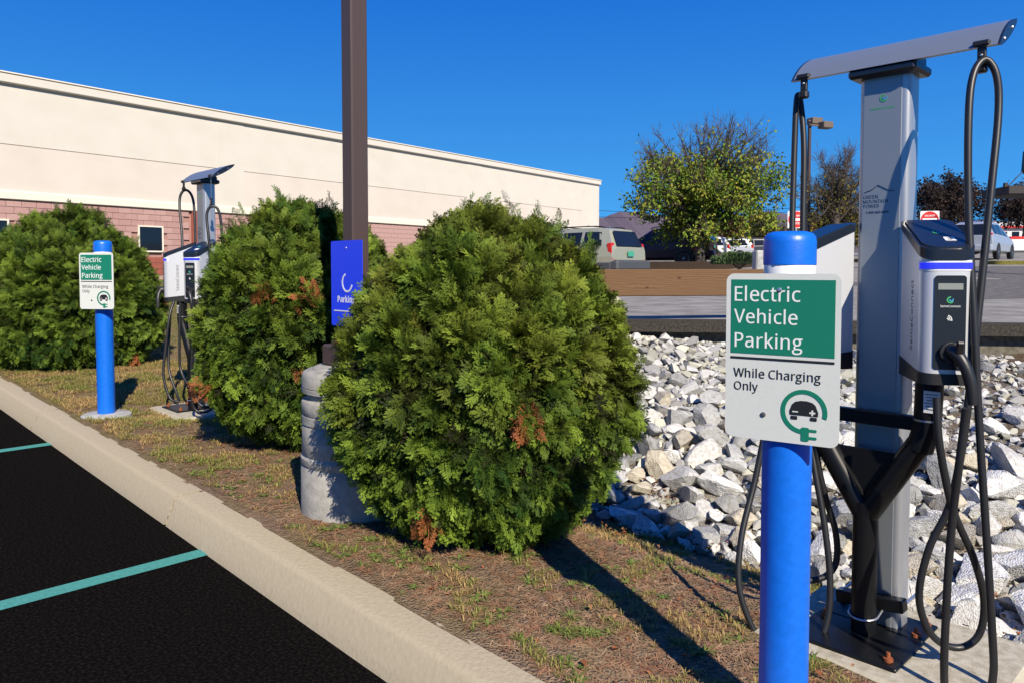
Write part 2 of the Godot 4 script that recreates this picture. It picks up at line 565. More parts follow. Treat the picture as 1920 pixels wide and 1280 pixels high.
func build_setting():
	# ground out to the horizon, coarse
	var gx := PackedFloat32Array()
	for i in 61:
		var u := (i - 30) / 30.0
		gx.append(signf(u) * (absf(u) * 50.0 + pow(absf(u), 4.0) * 2600.0))
	var gz := PackedFloat32Array()
	for i in 61:
		var u := i / 60.0
		gz.append(-30.0 + u * 110.0 + pow(u, 5.0) * 3200.0)
	var far := sheet(gx, gz, func(x, z):
		var h := ground(x, z) - 0.12 if z > 2.0 else -1.75
		if to_ab(x, z).y > -0.4: h = -1.85
		return V(x, h, z), func(x, z, _p): return Color(0.17, 0.165, 0.06) if z > 8.0 else Color(0.15, 0.11, 0.075))
	tag(obj("ground", far, M.soil), "", "", "", "structure")
	# the planted strip beside the kerb and the bank behind it
	var aa := PackedFloat32Array()
	for x in steps(-7.0, -2.5, 0.4): aa.append(x)
	for x in steps(-2.4, 6.0, 0.07): aa.append(x)
	for x in steps(6.2, 22.0, 0.3): aa.append(x)
	var bb := PackedFloat32Array()
	for x in steps(-20.0, -7.0, 0.5): bb.append(x)
	for x in steps(-6.9, -1.95, 0.1): bb.append(x)
	for x in steps(-1.9, 0.03, 0.06): bb.append(x)
	var strip := sheet(aa, bb, func(a, b):
		var p := AB(a, b)
		var h := ground(p.x, p.y)
		h += 0.008 * noise.get_noise_2d(p.x * 260.0, p.y * 260.0)
		if p.y > wall_z(p.x) and p.x > 0.3: h = minf(h, -0.9)
		return V(p.x, h, p.y), func(a, b, _p):
			var p := AB(a, b)
			return soil_tint(p.x, p.y))
	tag(obj("verge", strip, M.soil), "", "", "", "structure")
	# asphalt of the parking bays
	var ra := steps(-14.0, 60.0, 0.5)
	var rb := steps(0.2, 16.0, 0.5)
	var road := sheet(ra, rb, func(a, b):
		var p := AB(a, b)
		return V(p.x, grade(a) - 0.15 - 0.004 * b, p.y), null)
	tag(obj("asphalt_road", road, M.asphalt), "", "", "", "structure")
	for a0 in [1.19, 4.14, 7.1, 10.05]:
		var line := sheet(steps(a0 - 0.05, a0 + 0.05, 0.05), steps(0.225, 5.2, 0.2), func(a, b):
			var p := AB(a + 0.003 * noise.get_noise_2d(b * 300.0, a0 * 90.0 + signf(a - a0) * 40.0), b)
			return V(p.x, grade(a) - 0.15 - 0.004 * b + 0.004, p.y), null)
		tag(obj("painted_line", line, M.teal), "", "", "", "structure")
	# kerb
	var kb := MB.new()
	var prof := [Vector2(0.0, -0.35), Vector2(0.0, -0.012), Vector2(0.012, 0.0), Vector2(0.135, 0.0), Vector2(0.155, -0.006), Vector2(0.168, -0.02), Vector2(0.205, -0.1), Vector2(0.235, -0.16), Vector2(0.235, -0.35)]
	var al := PackedFloat32Array()
	var joint := {}
	for x in steps(-8.0, 40.0, 0.16): al.append(x)
	for k in 14:
		for e in [-0.014, -0.010, 0.010, 0.014]:
			al.append(-7.43 + 3.05 * k + e)
			if absf(e) < 0.012: joint[al[al.size() - 1]] = true
	al.sort()
	var ring := func(i) -> Array:
		var o := []
		for k in prof.size():
			var jb := 0.002 * noise.get_noise_2d(al[i] * 90.0, k * 70.0) + (0.006 * noise.get_noise_2d(al[i] * 14.0, 5.0) if k < 4 else 0.0)
			var p := AB(al[i], prof[k].x + jb)
			if joint.has(al[i]):
				p -= N2 * 0.02
			o.append(V(p.x, grade(al[i]) + prof[k].y - (0.02 if joint.has(al[i]) else 0.0) + 0.003 * noise.get_noise_2d(al[i] * 110.0, k * 31.0), p.y))
		return o
	var norm := func(k) -> Vector3:
		var e: Vector2 = prof[k + 1] - prof[k]
		var q := Vector2(-e.y, e.x).normalized()
		return Vector3(N2.x * q.x, q.y, -N2.y * q.x)
	var last: Array = ring.call(0)
	for i in al.size() - 1:
		var nxt: Array = ring.call(i + 1)
		for k in prof.size() - 1:
			var na: Vector3 = norm.call(k)
			var nb := na
			if k in [3, 4, 5, 6, 7] and k > 2: na = (na + norm.call(k - 1)).normalized()
			if k in [2, 3, 4, 5, 6]: nb = (nb + norm.call(k + 1)).normalized()
			kb.quads(last[k], nxt[k], nxt[k + 1], last[k + 1], na, na, nb, nb)
		last = nxt
	tag(obj("kerb", kb, M.kerb), "", "", "", "structure")
	# the upper car park behind the wall
	var lx := PackedFloat32Array()
	for x in steps(0.2, 12.0, 0.4): lx.append(x)
	for x in steps(13.0, 60.0, 2.0): lx.append(x)
	var lz := PackedFloat32Array()
	for z in steps(0.0, 6.0, 0.3): lz.append(z)
	for z in steps(6.5, 70.0, 1.5): lz.append(z)
	var up := sheet(lx, lz, func(x, t):
		var z = wall_z(minf(x, 14.0)) + 0.02 + t
		return V(x, lot(x, z), z), null)
	tag(obj("upper_car_park", up, M.lot), "", "", "", "structure")
	for pq in [[6.6, 10.6, 12.0, 15.6], [10.4, 16.0, 26.0, 24.0]]:
		var patch := sheet(steps(pq[0], pq[2], 0.4), steps(0.0, 1.0, 0.1), func(x, t):
			var z = lerpf(pq[1], pq[3], t) + 0.35 * noise.get_noise_2d(x * 60.0, pq[1]) + 0.12 * (x - pq[0])
			return V(x, lot(x, z) + 0.004, z), null)
		tag(obj("asphalt_patch", patch, M.patch), "", "", "", "structure")
	# retaining wall with a lip along its top
	var wl := thing("retaining_wall", "low grey concrete retaining wall above the bank of white rocks", "wall")
	var wm := MB.new()
	var lip := MB.new()
	var xs := steps(0.75, 9.0, 0.25)
	for i in xs.size() - 1:
		var q := []
		for x in [xs[i], xs[i + 1]]:
			var z := wall_z(x)
			var h := lot(x, z)
			q.append([V(x, h - 0.11, z), V(x, -1.3, z), V(x, h + 0.012, z - 0.13), V(x, h - 0.10, z - 0.12), V(x, h + 0.012, z + 0.1), V(x, h - 0.10, z + 0.03)])
		wm.quad(q[0][0], q[1][0], q[1][1], q[0][1], Vector3(0, 0, 1))
		lip.quad(q[0][2], q[1][2], q[1][4], q[0][4], Vector3.UP)
		lip.quad(q[0][2], q[1][2], q[1][3], q[0][3], Vector3(0, 0, 1))
		lip.quad(q[0][3], q[1][3], q[1][5], q[0][5], Vector3.DOWN)
	obj("wall_face", wm, M.wallc, wl)
	obj("coping", lip, M.coping, wl)
	# hills
	for hl in [[1500.0, [[-900, 60], [600, 90], [1050, 92], [1130, 96], [1160, 107], [1190, 106], [1300, 90], [1380, 95], [1440, 109], [1500, 99], [1600, 80], [1700, 70], [1900, 60], [2600, 50]]], [900.0, [[-900, 20], [900, 30], [1130, 40], [1300, 60], [1450, 72], [1560, 68], [1700, 82], [1840, 92], [1920, 84], [2600, 60]]]]:
		var hm := MB.new()
		var pts: Array = hl[1]
		var prev := []
		for i in pts.size() - 1:
			for k in 14:
				var u := k / 14.0
				var px := lerpf(pts[i][0], pts[i + 1][0], u)
				var rise := lerpf(pts[i][1], pts[i + 1][1], u) + 1.2 * noise.get_noise_1d(px * 8.0)
				var base := at(px, 505.0, hl[0])
				var top := Vector3(base.x, EYE + rise * hl[0] / FPX, base.z)
				var mid := Vector3(base.x, EYE + rise * 0.5 * hl[0] / FPX, base.z + 260.0)
				var low := Vector3(base.x, -5.0, base.z + 420.0)
				var back := Vector3(base.x, -5.0, base.z - 500.0)
				var now := [low, mid, top, back]
				if prev.size():
					for e in 3: hm.quad(prev[e], now[e], now[e + 1], prev[e + 1], Vector3(0, 1, 0.3 if e < 2 else -0.5))
				prev = now
		tag(obj("hill", hm, M.hill), "", "", "", "structure")

# ---------- building ----------
func build_store():
	var org := V(-14.9, 0.0, 22.2)
	var dirx := Vector3(0.602, 0, -0.799)
	var outw := Vector3(0.799, 0, 0.602)
	var t0 := Transform3D(Basis(dirx, Vector3.UP, outw), org)   # x along the wall, y height from the eye, z out of the wall
	var b := thing("store_building", "long cream stucco store with pink block base behind the round bushes", "building")
	b.transform = t0
	var L := 34.06
	var s0 := -22.0
	var mk := func(x0, x1, y0, y1, z0, z1, bev := 0.0) -> MB:
		var m := MB.new()
		m.box(T(Vector3((x0 + x1) / 2.0, (y0 + y1) / 2.0, (z0 + z1) / 2.0)), Vector3(x1 - x0, y1 - y0, z1 - z0), bev)
		return m
	obj("stucco_wall", mk.call(s0, L, 3.655, 5.4, -30.0, 0.0), M.stucco, b)
	obj("stucco_wall", mk.call(s0, L, 2.28, 3.635, -30.0, 0.0), M.stucco_low, b)
	obj("groove", mk.call(s0, L, 3.63, 3.66, -29.9, -0.025), M.mortar, b)
	for x in [7.0, 21.0, 32.0]: obj("pilaster", mk.call(x, x + (1.1 if x < 30 else 2.07), 2.28, 5.4, -0.2, 0.012), M.stucco, b)
	obj("parapet", mk.call(s0 - 0.1, L + 0.1, 5.4, 5.68, -30.1, 0.13, 0.03), M.stucco, b)
	obj("parapet", mk.call(s0 - 0.1, L + 0.1, 5.40, 5.47, -30.1, 0.10), M.stucco, b)
	obj("flashing", mk.call(s0 - 0.12, L + 0.12, 5.68, 5.725, -30.2, 0.16, 0.01), M.trim, b)
	obj("band", mk.call(s0, L + 0.02, 2.04, 2.29, -29.9, 0.07, 0.02), M.trim, b)
	obj("base_wall", mk.call(s0, L - 0.02, -0.9, 2.04, -29.8, -0.06), M.mortar, b)
	# separate blocks where the photo shows them, one joined part beyond
	var bl := MB.new()
	bl.box(T(), Vector3(0.396, 0.194, 0.12), 0.006)
	var bmesh := bl.mesh()
	var rest := MB.new()
	for row in 14:
		var y := 1.93 - 0.203 * row
		var red := row >= 8
		for k in range(-6, 84):
			var x := 0.406 * k + (0.203 if row % 2 else 0.0)
			if (x > -0.78 and x < 0.42 or x > 3.9 and x < 5.06) and y > 0.5 and y < 1.52: continue
			if x > 5.8 and x < 6.55 or x > L - 0.3: continue
			if x < 9.0 and row < 11:
				var o := obj("block", bmesh, M.brick_red if red else M.block[rng.randi() % 3], b)
				o.position = Vector3(x, y, -0.065 + 0.004 * rng.randf())
			else:
				rest.box(T(Vector3(x, y, -0.065)), Vector3(0.396, 0.194, 0.12), 0.0)
	obj("block_wall", rest, M.block[1], b, "stuff")
	var pil := obj("brick_pilaster", mk.call(5.99, 6.36, -0.9, 2.035, -0.1, 0.05, 0.01), M.brick_red, b)
	for xw in [-0.18, 4.49]:
		var w := obj("window", mk.call(xw - 0.425, xw + 0.425, 0.58, 1.455, -0.05, 0.012, 0.0), M.trim, b)
		var fr := MB.new()
		for e in [[xw - 0.41, 1.0, 0.05, 0.86], [xw + 0.41, 1.0, 0.05, 0.86], [xw, 0.595, 0.87, 0.05], [xw, 1.435, 0.87, 0.05]]:
			fr.box(T(Vector3(e[0], e[1], 0.02)), Vector3(e[2], e[3], 0.05), 0.004)
		obj("frame", fr, M.trim, w)
		obj("pane", mk.call(xw - 0.385, xw + 0.385, 0.62, 1.41, 0.013, 0.018), M.glass, w)

# ---------- bollards, signs, pier ----------
func lathe_mesh(prof: Array, sides := 28) -> MB:
	var m := MB.new()
	m.lathe(T(), prof, sides)
	return m

func make_bollard(where: Vector3, label: String) -> Node3D:
	var b := thing("bollard", label, "bollard", where, 0.0, "blue bollards along the kerb")
	obj("collar", lathe_mesh([Vector2(0.0, 0.022), Vector2(0.17, 0.02), Vector2(0.19, 0.008), Vector2(0.195, -0.06)], 24), M.concrete, b)
	obj("sleeve", lathe_mesh([Vector2(0.067, 0.0), Vector2(0.067, 1.30)]), M.blue, b)
	obj("reflective_band", lathe_mesh([Vector2(0.0675, 1.27), Vector2(0.0685, 1.272), Vector2(0.0685, 1.355), Vector2(0.067, 1.357)]), M.white, b)
	obj("cap", lathe_mesh([Vector2(0.067, 1.352), Vector2(0.0705, 1.352), Vector2(0.0705, 1.415), Vector2(0.068, 1.429), Vector2(0.060, 1.439), Vector2(0.045, 1.444), Vector2(0.0, 1.445)]), M.blue, b)
	return b

func arc(c: Vector2, r0: float, r1: float, a0: float, a1: float, k := 28) -> PackedVector2Array:
	var p := PackedVector2Array()
	for i in k + 1: p.append(c + Vector2.from_angle(lerpf(a0, a1, float(i) / k)) * r1)
	var mid := (r0 + r1) * 0.5
	for i in range(1, 6): p.append(c + Vector2.from_angle(a1) * mid + Vector2.from_angle(a1 + signf(a1 - a0) * PI * i / 6.0) * (r1 - mid))
	for i in k + 1: p.append(c + Vector2.from_angle(lerpf(a1, a0, float(i) / k)) * r0)
	return p

func plate(poly: PackedVector2Array, z0: float, z1: float) -> MB:
	var m := MB.new()
	m.prism(T(), poly, z0, z1)
	return m

func rect(x0, y0, x1, y1) -> PackedVector2Array:
	return PackedVector2Array([Vector2(x0, y0), Vector2(x1, y0), Vector2(x1, y1), Vector2(x0, y1)])

func moved(p: PackedVector2Array, by: Vector2) -> PackedVector2Array:
	var o := PackedVector2Array()
	for q in p: o.append(q + by)
	return o

func make_sign(where: Vector3, yaw: float, label: String) -> Node3D:
	var s := thing("parking_sign", label, "sign", where, yaw, "green and white parking signs on bollards")
	var W := 0.302
	var H := 0.457
	obj("plate", plate(rounded(W, H, 0.022, 6), 0.0, 0.003), M.cream_sign, s)
	obj("green_panel", plate(rect(-0.137, 0.008, 0.137, 0.212), 0.003, 0.0042), M.green, s)
	var z := 0.0044
	lettering("lettering", "Electric", 0.176, M.white, T(Vector3(-0.041, 0.172, z)), s)
	lettering("lettering", "Vehicle", 0.171, M.white, T(Vector3(-0.042, 0.110, z)), s)
	lettering("lettering", "Parking", 0.182, M.white, T(Vector3(-0.037, 0.044, z)), s)
	obj("black_line", plate(rect(-0.137, -0.0075, 0.137, -0.0015), 0.003, 0.0045), M.print, s)
	lettering("lettering", "While Charging", 0.232, M.print, T(Vector3(-0.012, -0.046, 0.0038)), s)
	lettering("lettering", "Only", 0.066, M.print, T(Vector3(-0.094, -0.083, 0.0038)), s)
	var c := Vector2(0.062, -0.140)
	obj("cord_emblem", plate(arc(c, 0.0485, 0.060, deg_to_rad(-15.0), deg_to_rad(262.0)), 0.003, 0.0044), M.green, s)
	var plug := PackedVector2Array()
	plug = moved(rounded(0.020, 0.037, 0.004), c + Vector2(0.004, -0.060))
	obj("plug_emblem", plate(plug, 0.003, 0.0047), M.green, s)
	for dy in [0.010, -0.010]:
		obj("plug_prong", plate(moved(rounded(0.024, 0.0075, 0.0036), c + Vector2(0.022, -0.059 + dy)), 0.003, 0.0043), M.green, s)
	var car := PackedVector2Array()
	for q in [[-0.036, -0.012], [-0.037, -0.002], [-0.034, 0.006], [-0.030, 0.017], [-0.022, 0.024], [-0.008, 0.0275], [0.008, 0.0275], [0.022, 0.024], [0.030, 0.017], [0.034, 0.006], [0.037, -0.002], [0.036, -0.012]]: car.append(c + Vector2(q[0], q[1] + 0.002))
	var ce := obj("car_emblem", plate(car, 0.003, 0.0044), M.print, s)
	for dx in [-0.025, 0.025]: obj("tyre", plate(moved(rounded(0.017, 0.0095, 0.002), c + Vector2(dx, -0.0175)), 0.003, 0.0044), M.print, ce)
	obj("minus_mark", plate(moved(rect(-0.0075, -0.0016, 0.0075, 0.0016), c + Vector2(-0.022, -0.001)), 0.0044, 0.0050), M.cream_sign, ce)
	obj("plus_mark", plate(moved(rect(-0.0075, -0.0022, 0.0075, 0.0022), c + Vector2(0.022, -0.001)), 0.0044, 0.0050), M.cream_sign, ce)
	obj("plus_mark", plate(moved(rect(-0.0022, -0.0075, 0.0022, 0.0075), c + Vector2(0.022, -0.001)), 0.0044, 0.0052), M.cream_sign, ce)
	for dy in [0.184, -0.158]:
		var bo := MB.new()
		bo.lathe(Transform3D(Basis(Vector3.RIGHT, PI / 2), Vector3(-0.006 if dy > 0 else -0.045, dy, 0.003)), [Vector2(0.0072, 0.0), Vector2(0.0068, 0.003), Vector2(0.003, 0.0045), Vector2(0.0, 0.0045)], 8)
		obj("bolt", bo, M.zinc if dy > 0 else M.trim_grey, s)
	return s

func build_bollards():
	var pn := AB(-1.63, -0.27)
	var pf := at(199, 782, 6.3)
	var near := at(1465, 671, 2.065)
	make_bollard(Vector3(near.x + 0.0425, EYE - 1.34, near.z - 0.064), "blue bollard in the foreground, its foot below the frame")
	make_bollard(Vector3(pf.x, EYE + grade(4.23), pf.z), "blue bollard standing whole on a round concrete collar, in front of the leftmost bush")
	make_sign(near, deg_to_rad(-33.5), "big foreground electric vehicle parking sign on the nearer blue bollard")
	var far := at(180.5, 527, 6.19)
	make_sign(far, deg_to_rad(-8.0), "small electric vehicle parking sign on the farther blue bollard, before the leftmost bush")

func build_pier():
	var p := at(669, 690, 4.1)
	var g := ground(p.x, -p.z)
	var at0 := Vector3(p.x, g + EYE - 0.03, p.z)
	var pier := thing("concrete_pier", "ringed round concrete pier half hidden by the front bush", "pier", at0)
	var prof := []
	for q in [[0.300, 0.0], [0.298, 0.28], [0.294, 0.285], [0.300, 0.292], [0.299, 0.325], [0.292, 0.33], [0.286, 0.338], [0.292, 0.345], [0.290, 0.49], [0.284, 0.497], [0.292, 0.504], [0.291, 0.545], [0.286, 0.549], [0.290, 0.553], [0.292, 0.62], [0.286, 0.627], [0.264, 0.634], [0.266, 0.66], [0.290, 0.668], [0.291, 0.69], [0.287, 0.693], [0.291, 0.697], [0.289, 0.755], [0.282, 0.772], [0.265, 0.780], [0.235, 0.783], [0.230, 0.793], [0.218, 0.798], [0.0, 0.80]]: prof.append(Vector2(q[0], q[1]))
	obj("drum", lathe_mesh(prof, 48), M.pier, pier)
	var lp := thing("light_pole", "square brown steel light pole rising from the concrete pier", "light pole", at0 + Vector3(0, 0.80, 0), deg_to_rad(-45.8))
	var sh := MB.new()
	sh.box(T(Vector3(0, 3.3, 0)), Vector3(0.102, 6.6, 0.102), 0.008)
	obj("shaft", sh, M.brown, lp)
	var cv := MB.new()
	cv.box(T(Vector3(0, 0.055, 0)), Vector3(0.27, 0.11, 0.27), 0.01)
	cv.box(T(Vector3(0, 0.12, 0)), Vector3(0.2, 0.03, 0.2), 0.008)
	obj("base_cover", cv, M.brown, lp)
	var hd := MB.new()
	hd.box(T(Vector3(0, 6.55, -0.55)), Vector3(0.36, 0.18, 0.6), 0.02)
	hd.box(T(Vector3(0, 6.55, -0.15)), Vector3(0.06, 0.06, 0.25), 0.005)
	obj("lamp_head", hd, M.brown, lp)
	# blue sign on the pole, facing the bays
	var q := Vector3(p.x + N2.x * 0.058, at(663, 532, 4.05).y, p.z - N2.y * 0.058)
	var s := thing("blue_sign", "blue parking sign on the brown pole, mostly behind the front bush", "sign", q, deg_to_rad(-45.8))
	obj("plate", plate(rounded(0.305, 0.457, 0.012), 0.0, 0.003), M.bluesign, s)
	obj("wheel_emblem", plate(arc(Vector2(0.008, 0.005), 0.042, 0.052, PI * 0.62, PI * 1.9), 0.003, 0.0045), M.white, s)
	lettering("lettering", "Parking", 0.17, M.white, T(Vector3(-0.005, -0.085, 0.003)), s, true)
	obj("rule", plate(rect(-0.125, -0.150, 0.125, -0.144), 0.003, 0.0045), M.white, s)
	var bo := MB.new()
	bo.lathe(Transform3D(Basis(Vector3.RIGHT, PI / 2), Vector3(0, 0.19, 0.003)), [Vector2(0.006, 0.0), Vector2(0.004, 0.003), Vector2(0.0, 0.003)], 8)
	obj("bolt", bo, M.zinc, s)

# ---------- charging stations ----------
func charger_plan(grow := 0.0) -> PackedVector2Array:   # x across, z towards the front; rounded front corners
	var p := PackedVector2Array()
	var w := 0.0775 + grow
	var f := 0.14 + grow
	var r := 0.045
	p.append(Vector2(-w + 0.012, -0.14 - grow)); p.append(Vector2(w - 0.012, -0.14 - grow)); p.append(Vector2(w, -0.128 - grow))
	for i in 8: p.append(Vector2(w - r, f - r) + Vector2(cos(PI / 2 * i / 7.0), sin(PI / 2 * i / 7.0)) * r)
	for i in 8: p.append(Vector2(-w + r, f - r) + Vector2(-sin(PI / 2 * i / 7.0), cos(PI / 2 * i / 7.0)) * r)
	p.append(Vector2(-w, -0.128 - grow))
	return p

func slope(p: PackedVector2Array, front: float, back: float) -> PackedFloat32Array:
	var o := PackedFloat32Array()
	for q in p: o.append(lerpf(front, back, (0.14 - q.y) / 0.28))
	return o

func logo(parent: Node, c: Vector3, r: float, basis := Basis()) -> void:
	var a := obj("logo", plate(arc(Vector2.ZERO, r * 0.62, r, PI * 0.45, PI * 1.75, 14), 0.0, 0.0008), M.logo_green, parent)
	a.transform = Transform3D(basis, c)
	var b := obj("logo", plate(arc(Vector2(r * 0.25, r * 0.1), r * 0.3, r * 0.6, PI * 0.9, PI * 2.1, 12), 0.0, 0.0010), M.logo_blue, parent)
	b.transform = Transform3D(basis, c)

func make_charger(parent: Node, where: Vector3, yaw: float) -> MeshInstance3D:
	var plan := charger_plan()
	var m := MB.new()
	m.walls(T(), plan, slope(plan, 0.035, 0.065), slope(plan, 0.40, 0.515))
	var c := obj("charger", m, M.charger, parent)
	c.position = where
	c.rotation.y = yaw
	var big := charger_plan(0.004)
	var lid := MB.new()
	lid.walls(T(), big, slope(big, 0.400, 0.515), slope(big, 0.434, 0.540))
	var top := charger_plan(-0.006)
	lid.walls(T(), top, slope(top, 0.432, 0.538), slope(top, 0.440, 0.546))
	obj("lid", lid, M.navy, c)
	var bot := MB.new()
	var sm := charger_plan(0.002)
	bot.walls(T(), sm, slope(sm, 0.0, 0.0), slope(sm, 0.036, 0.066))
	obj("bottom_pan", bot, M.black, c)
	var lf := MB.new()
	var ring := PackedVector2Array()
	for q in charger_plan(0.0015):
		if q.y > 0.075: ring.append(q)
	ring.append(Vector2(-0.07, 0.08)); ring.append(Vector2(0.07, 0.08))
	lf.walls(T(), ring, flat_heights(ring.size(), 0.365), flat_heights(ring.size(), 0.398))
	obj("light_frame", lf, M.white, c)
	var ls := MB.new()
	var ring2 := PackedVector2Array()
	for q in charger_plan(0.0032):
		if q.y > 0.108: ring2.append(q)
	ring2.append(Vector2(-0.06, 0.1)); ring2.append(Vector2(0.06, 0.1))
	ls.walls(T(), ring2, flat_heights(ring2.size(), 0.371), flat_heights(ring2.size(), 0.391))
	obj("light_strip", ls, M.led, c)
	var pn := obj("front_panel", plate(rounded(0.092, 0.30, 0.010), 0.0, 0.004), M.panel, c)
	pn.position = Vector3(0.004, 0.20, 0.139)
	var sc := obj("screen", plate(rect(-0.036, -0.010, 0.036, 0.010), 0.0, 0.0015), M.screen, c)
	sc.position = Vector3(0.004, 0.315, 0.1425)
	logo(c, Vector3(0.004, 0.272, 0.1431), 0.011)
	lettering("lettering", "SemaConnect", 0.058, M.white, T(Vector3(0.004, 0.252, 0.1432)), c, false, 0.0008)
	for k in 3:
		var wv := obj("tap_mark", plate(arc(Vector2.ZERO, 0.004 + 0.005 * k, 0.0065 + 0.005 * k, -0.7, 0.7, 8), 0.0, 0.0008), M.white, c)
		wv.transform = Transform3D(Basis(Vector3.BACK, 0.5), Vector3(-0.006, 0.208, 0.1431))
	for s in [-1.0, 1.0]:
		var bs := Basis(Vector3.UP, s * PI / 2) * Basis(Vector3.BACK, PI / 2)
		lettering("lettering", "SemaConnect", 0.235, M.trim_grey, Transform3D(bs, Vector3(s * 0.0778, 0.215, 0.02)), c, false, 0.0008)
	# socket and the plug that sits in it
	var so := MB.new()
	so.lathe(Transform3D(Basis(Vector3.RIGHT, PI / 2), Vector3(0.006, 0.105, 0.14)), [Vector2(0.033, 0.0), Vector2(0.033, 0.018), Vector2(0.027, 0.02), Vector2(0.0, 0.012)], 16)
	obj("socket", so, M.black, c)
	var pl := MB.new()
	pl.tube(smooth_path([Vector3(0.008, 0.115, 0.145), Vector3(0.016, 0.106, 0.170), Vector3(0.036, 0.070, 0.186), Vector3(0.052, 0.016, 0.191), Vector3(0.060, -0.052, 0.190)], 4), PackedFloat32Array([0.024, 0.025, 0.025, 0.024, 0.0225, 0.021, 0.0195, 0.0185, 0.018, 0.018, 0.018, 0.018, 0.0175, 0.017, 0.016, 0.0145, 0.013]), 12)
	obj("plug_handle", pl, M.rubber, c)
	var gr := MB.new()
	gr.box(Transform3D(Basis(Vector3.RIGHT, 0.35), Vector3(0.020, 0.106, 0.186)), Vector3(0.022, 0.085, 0.016), 0.004)
	obj("plug_latch", gr, M.black, c)
	return c

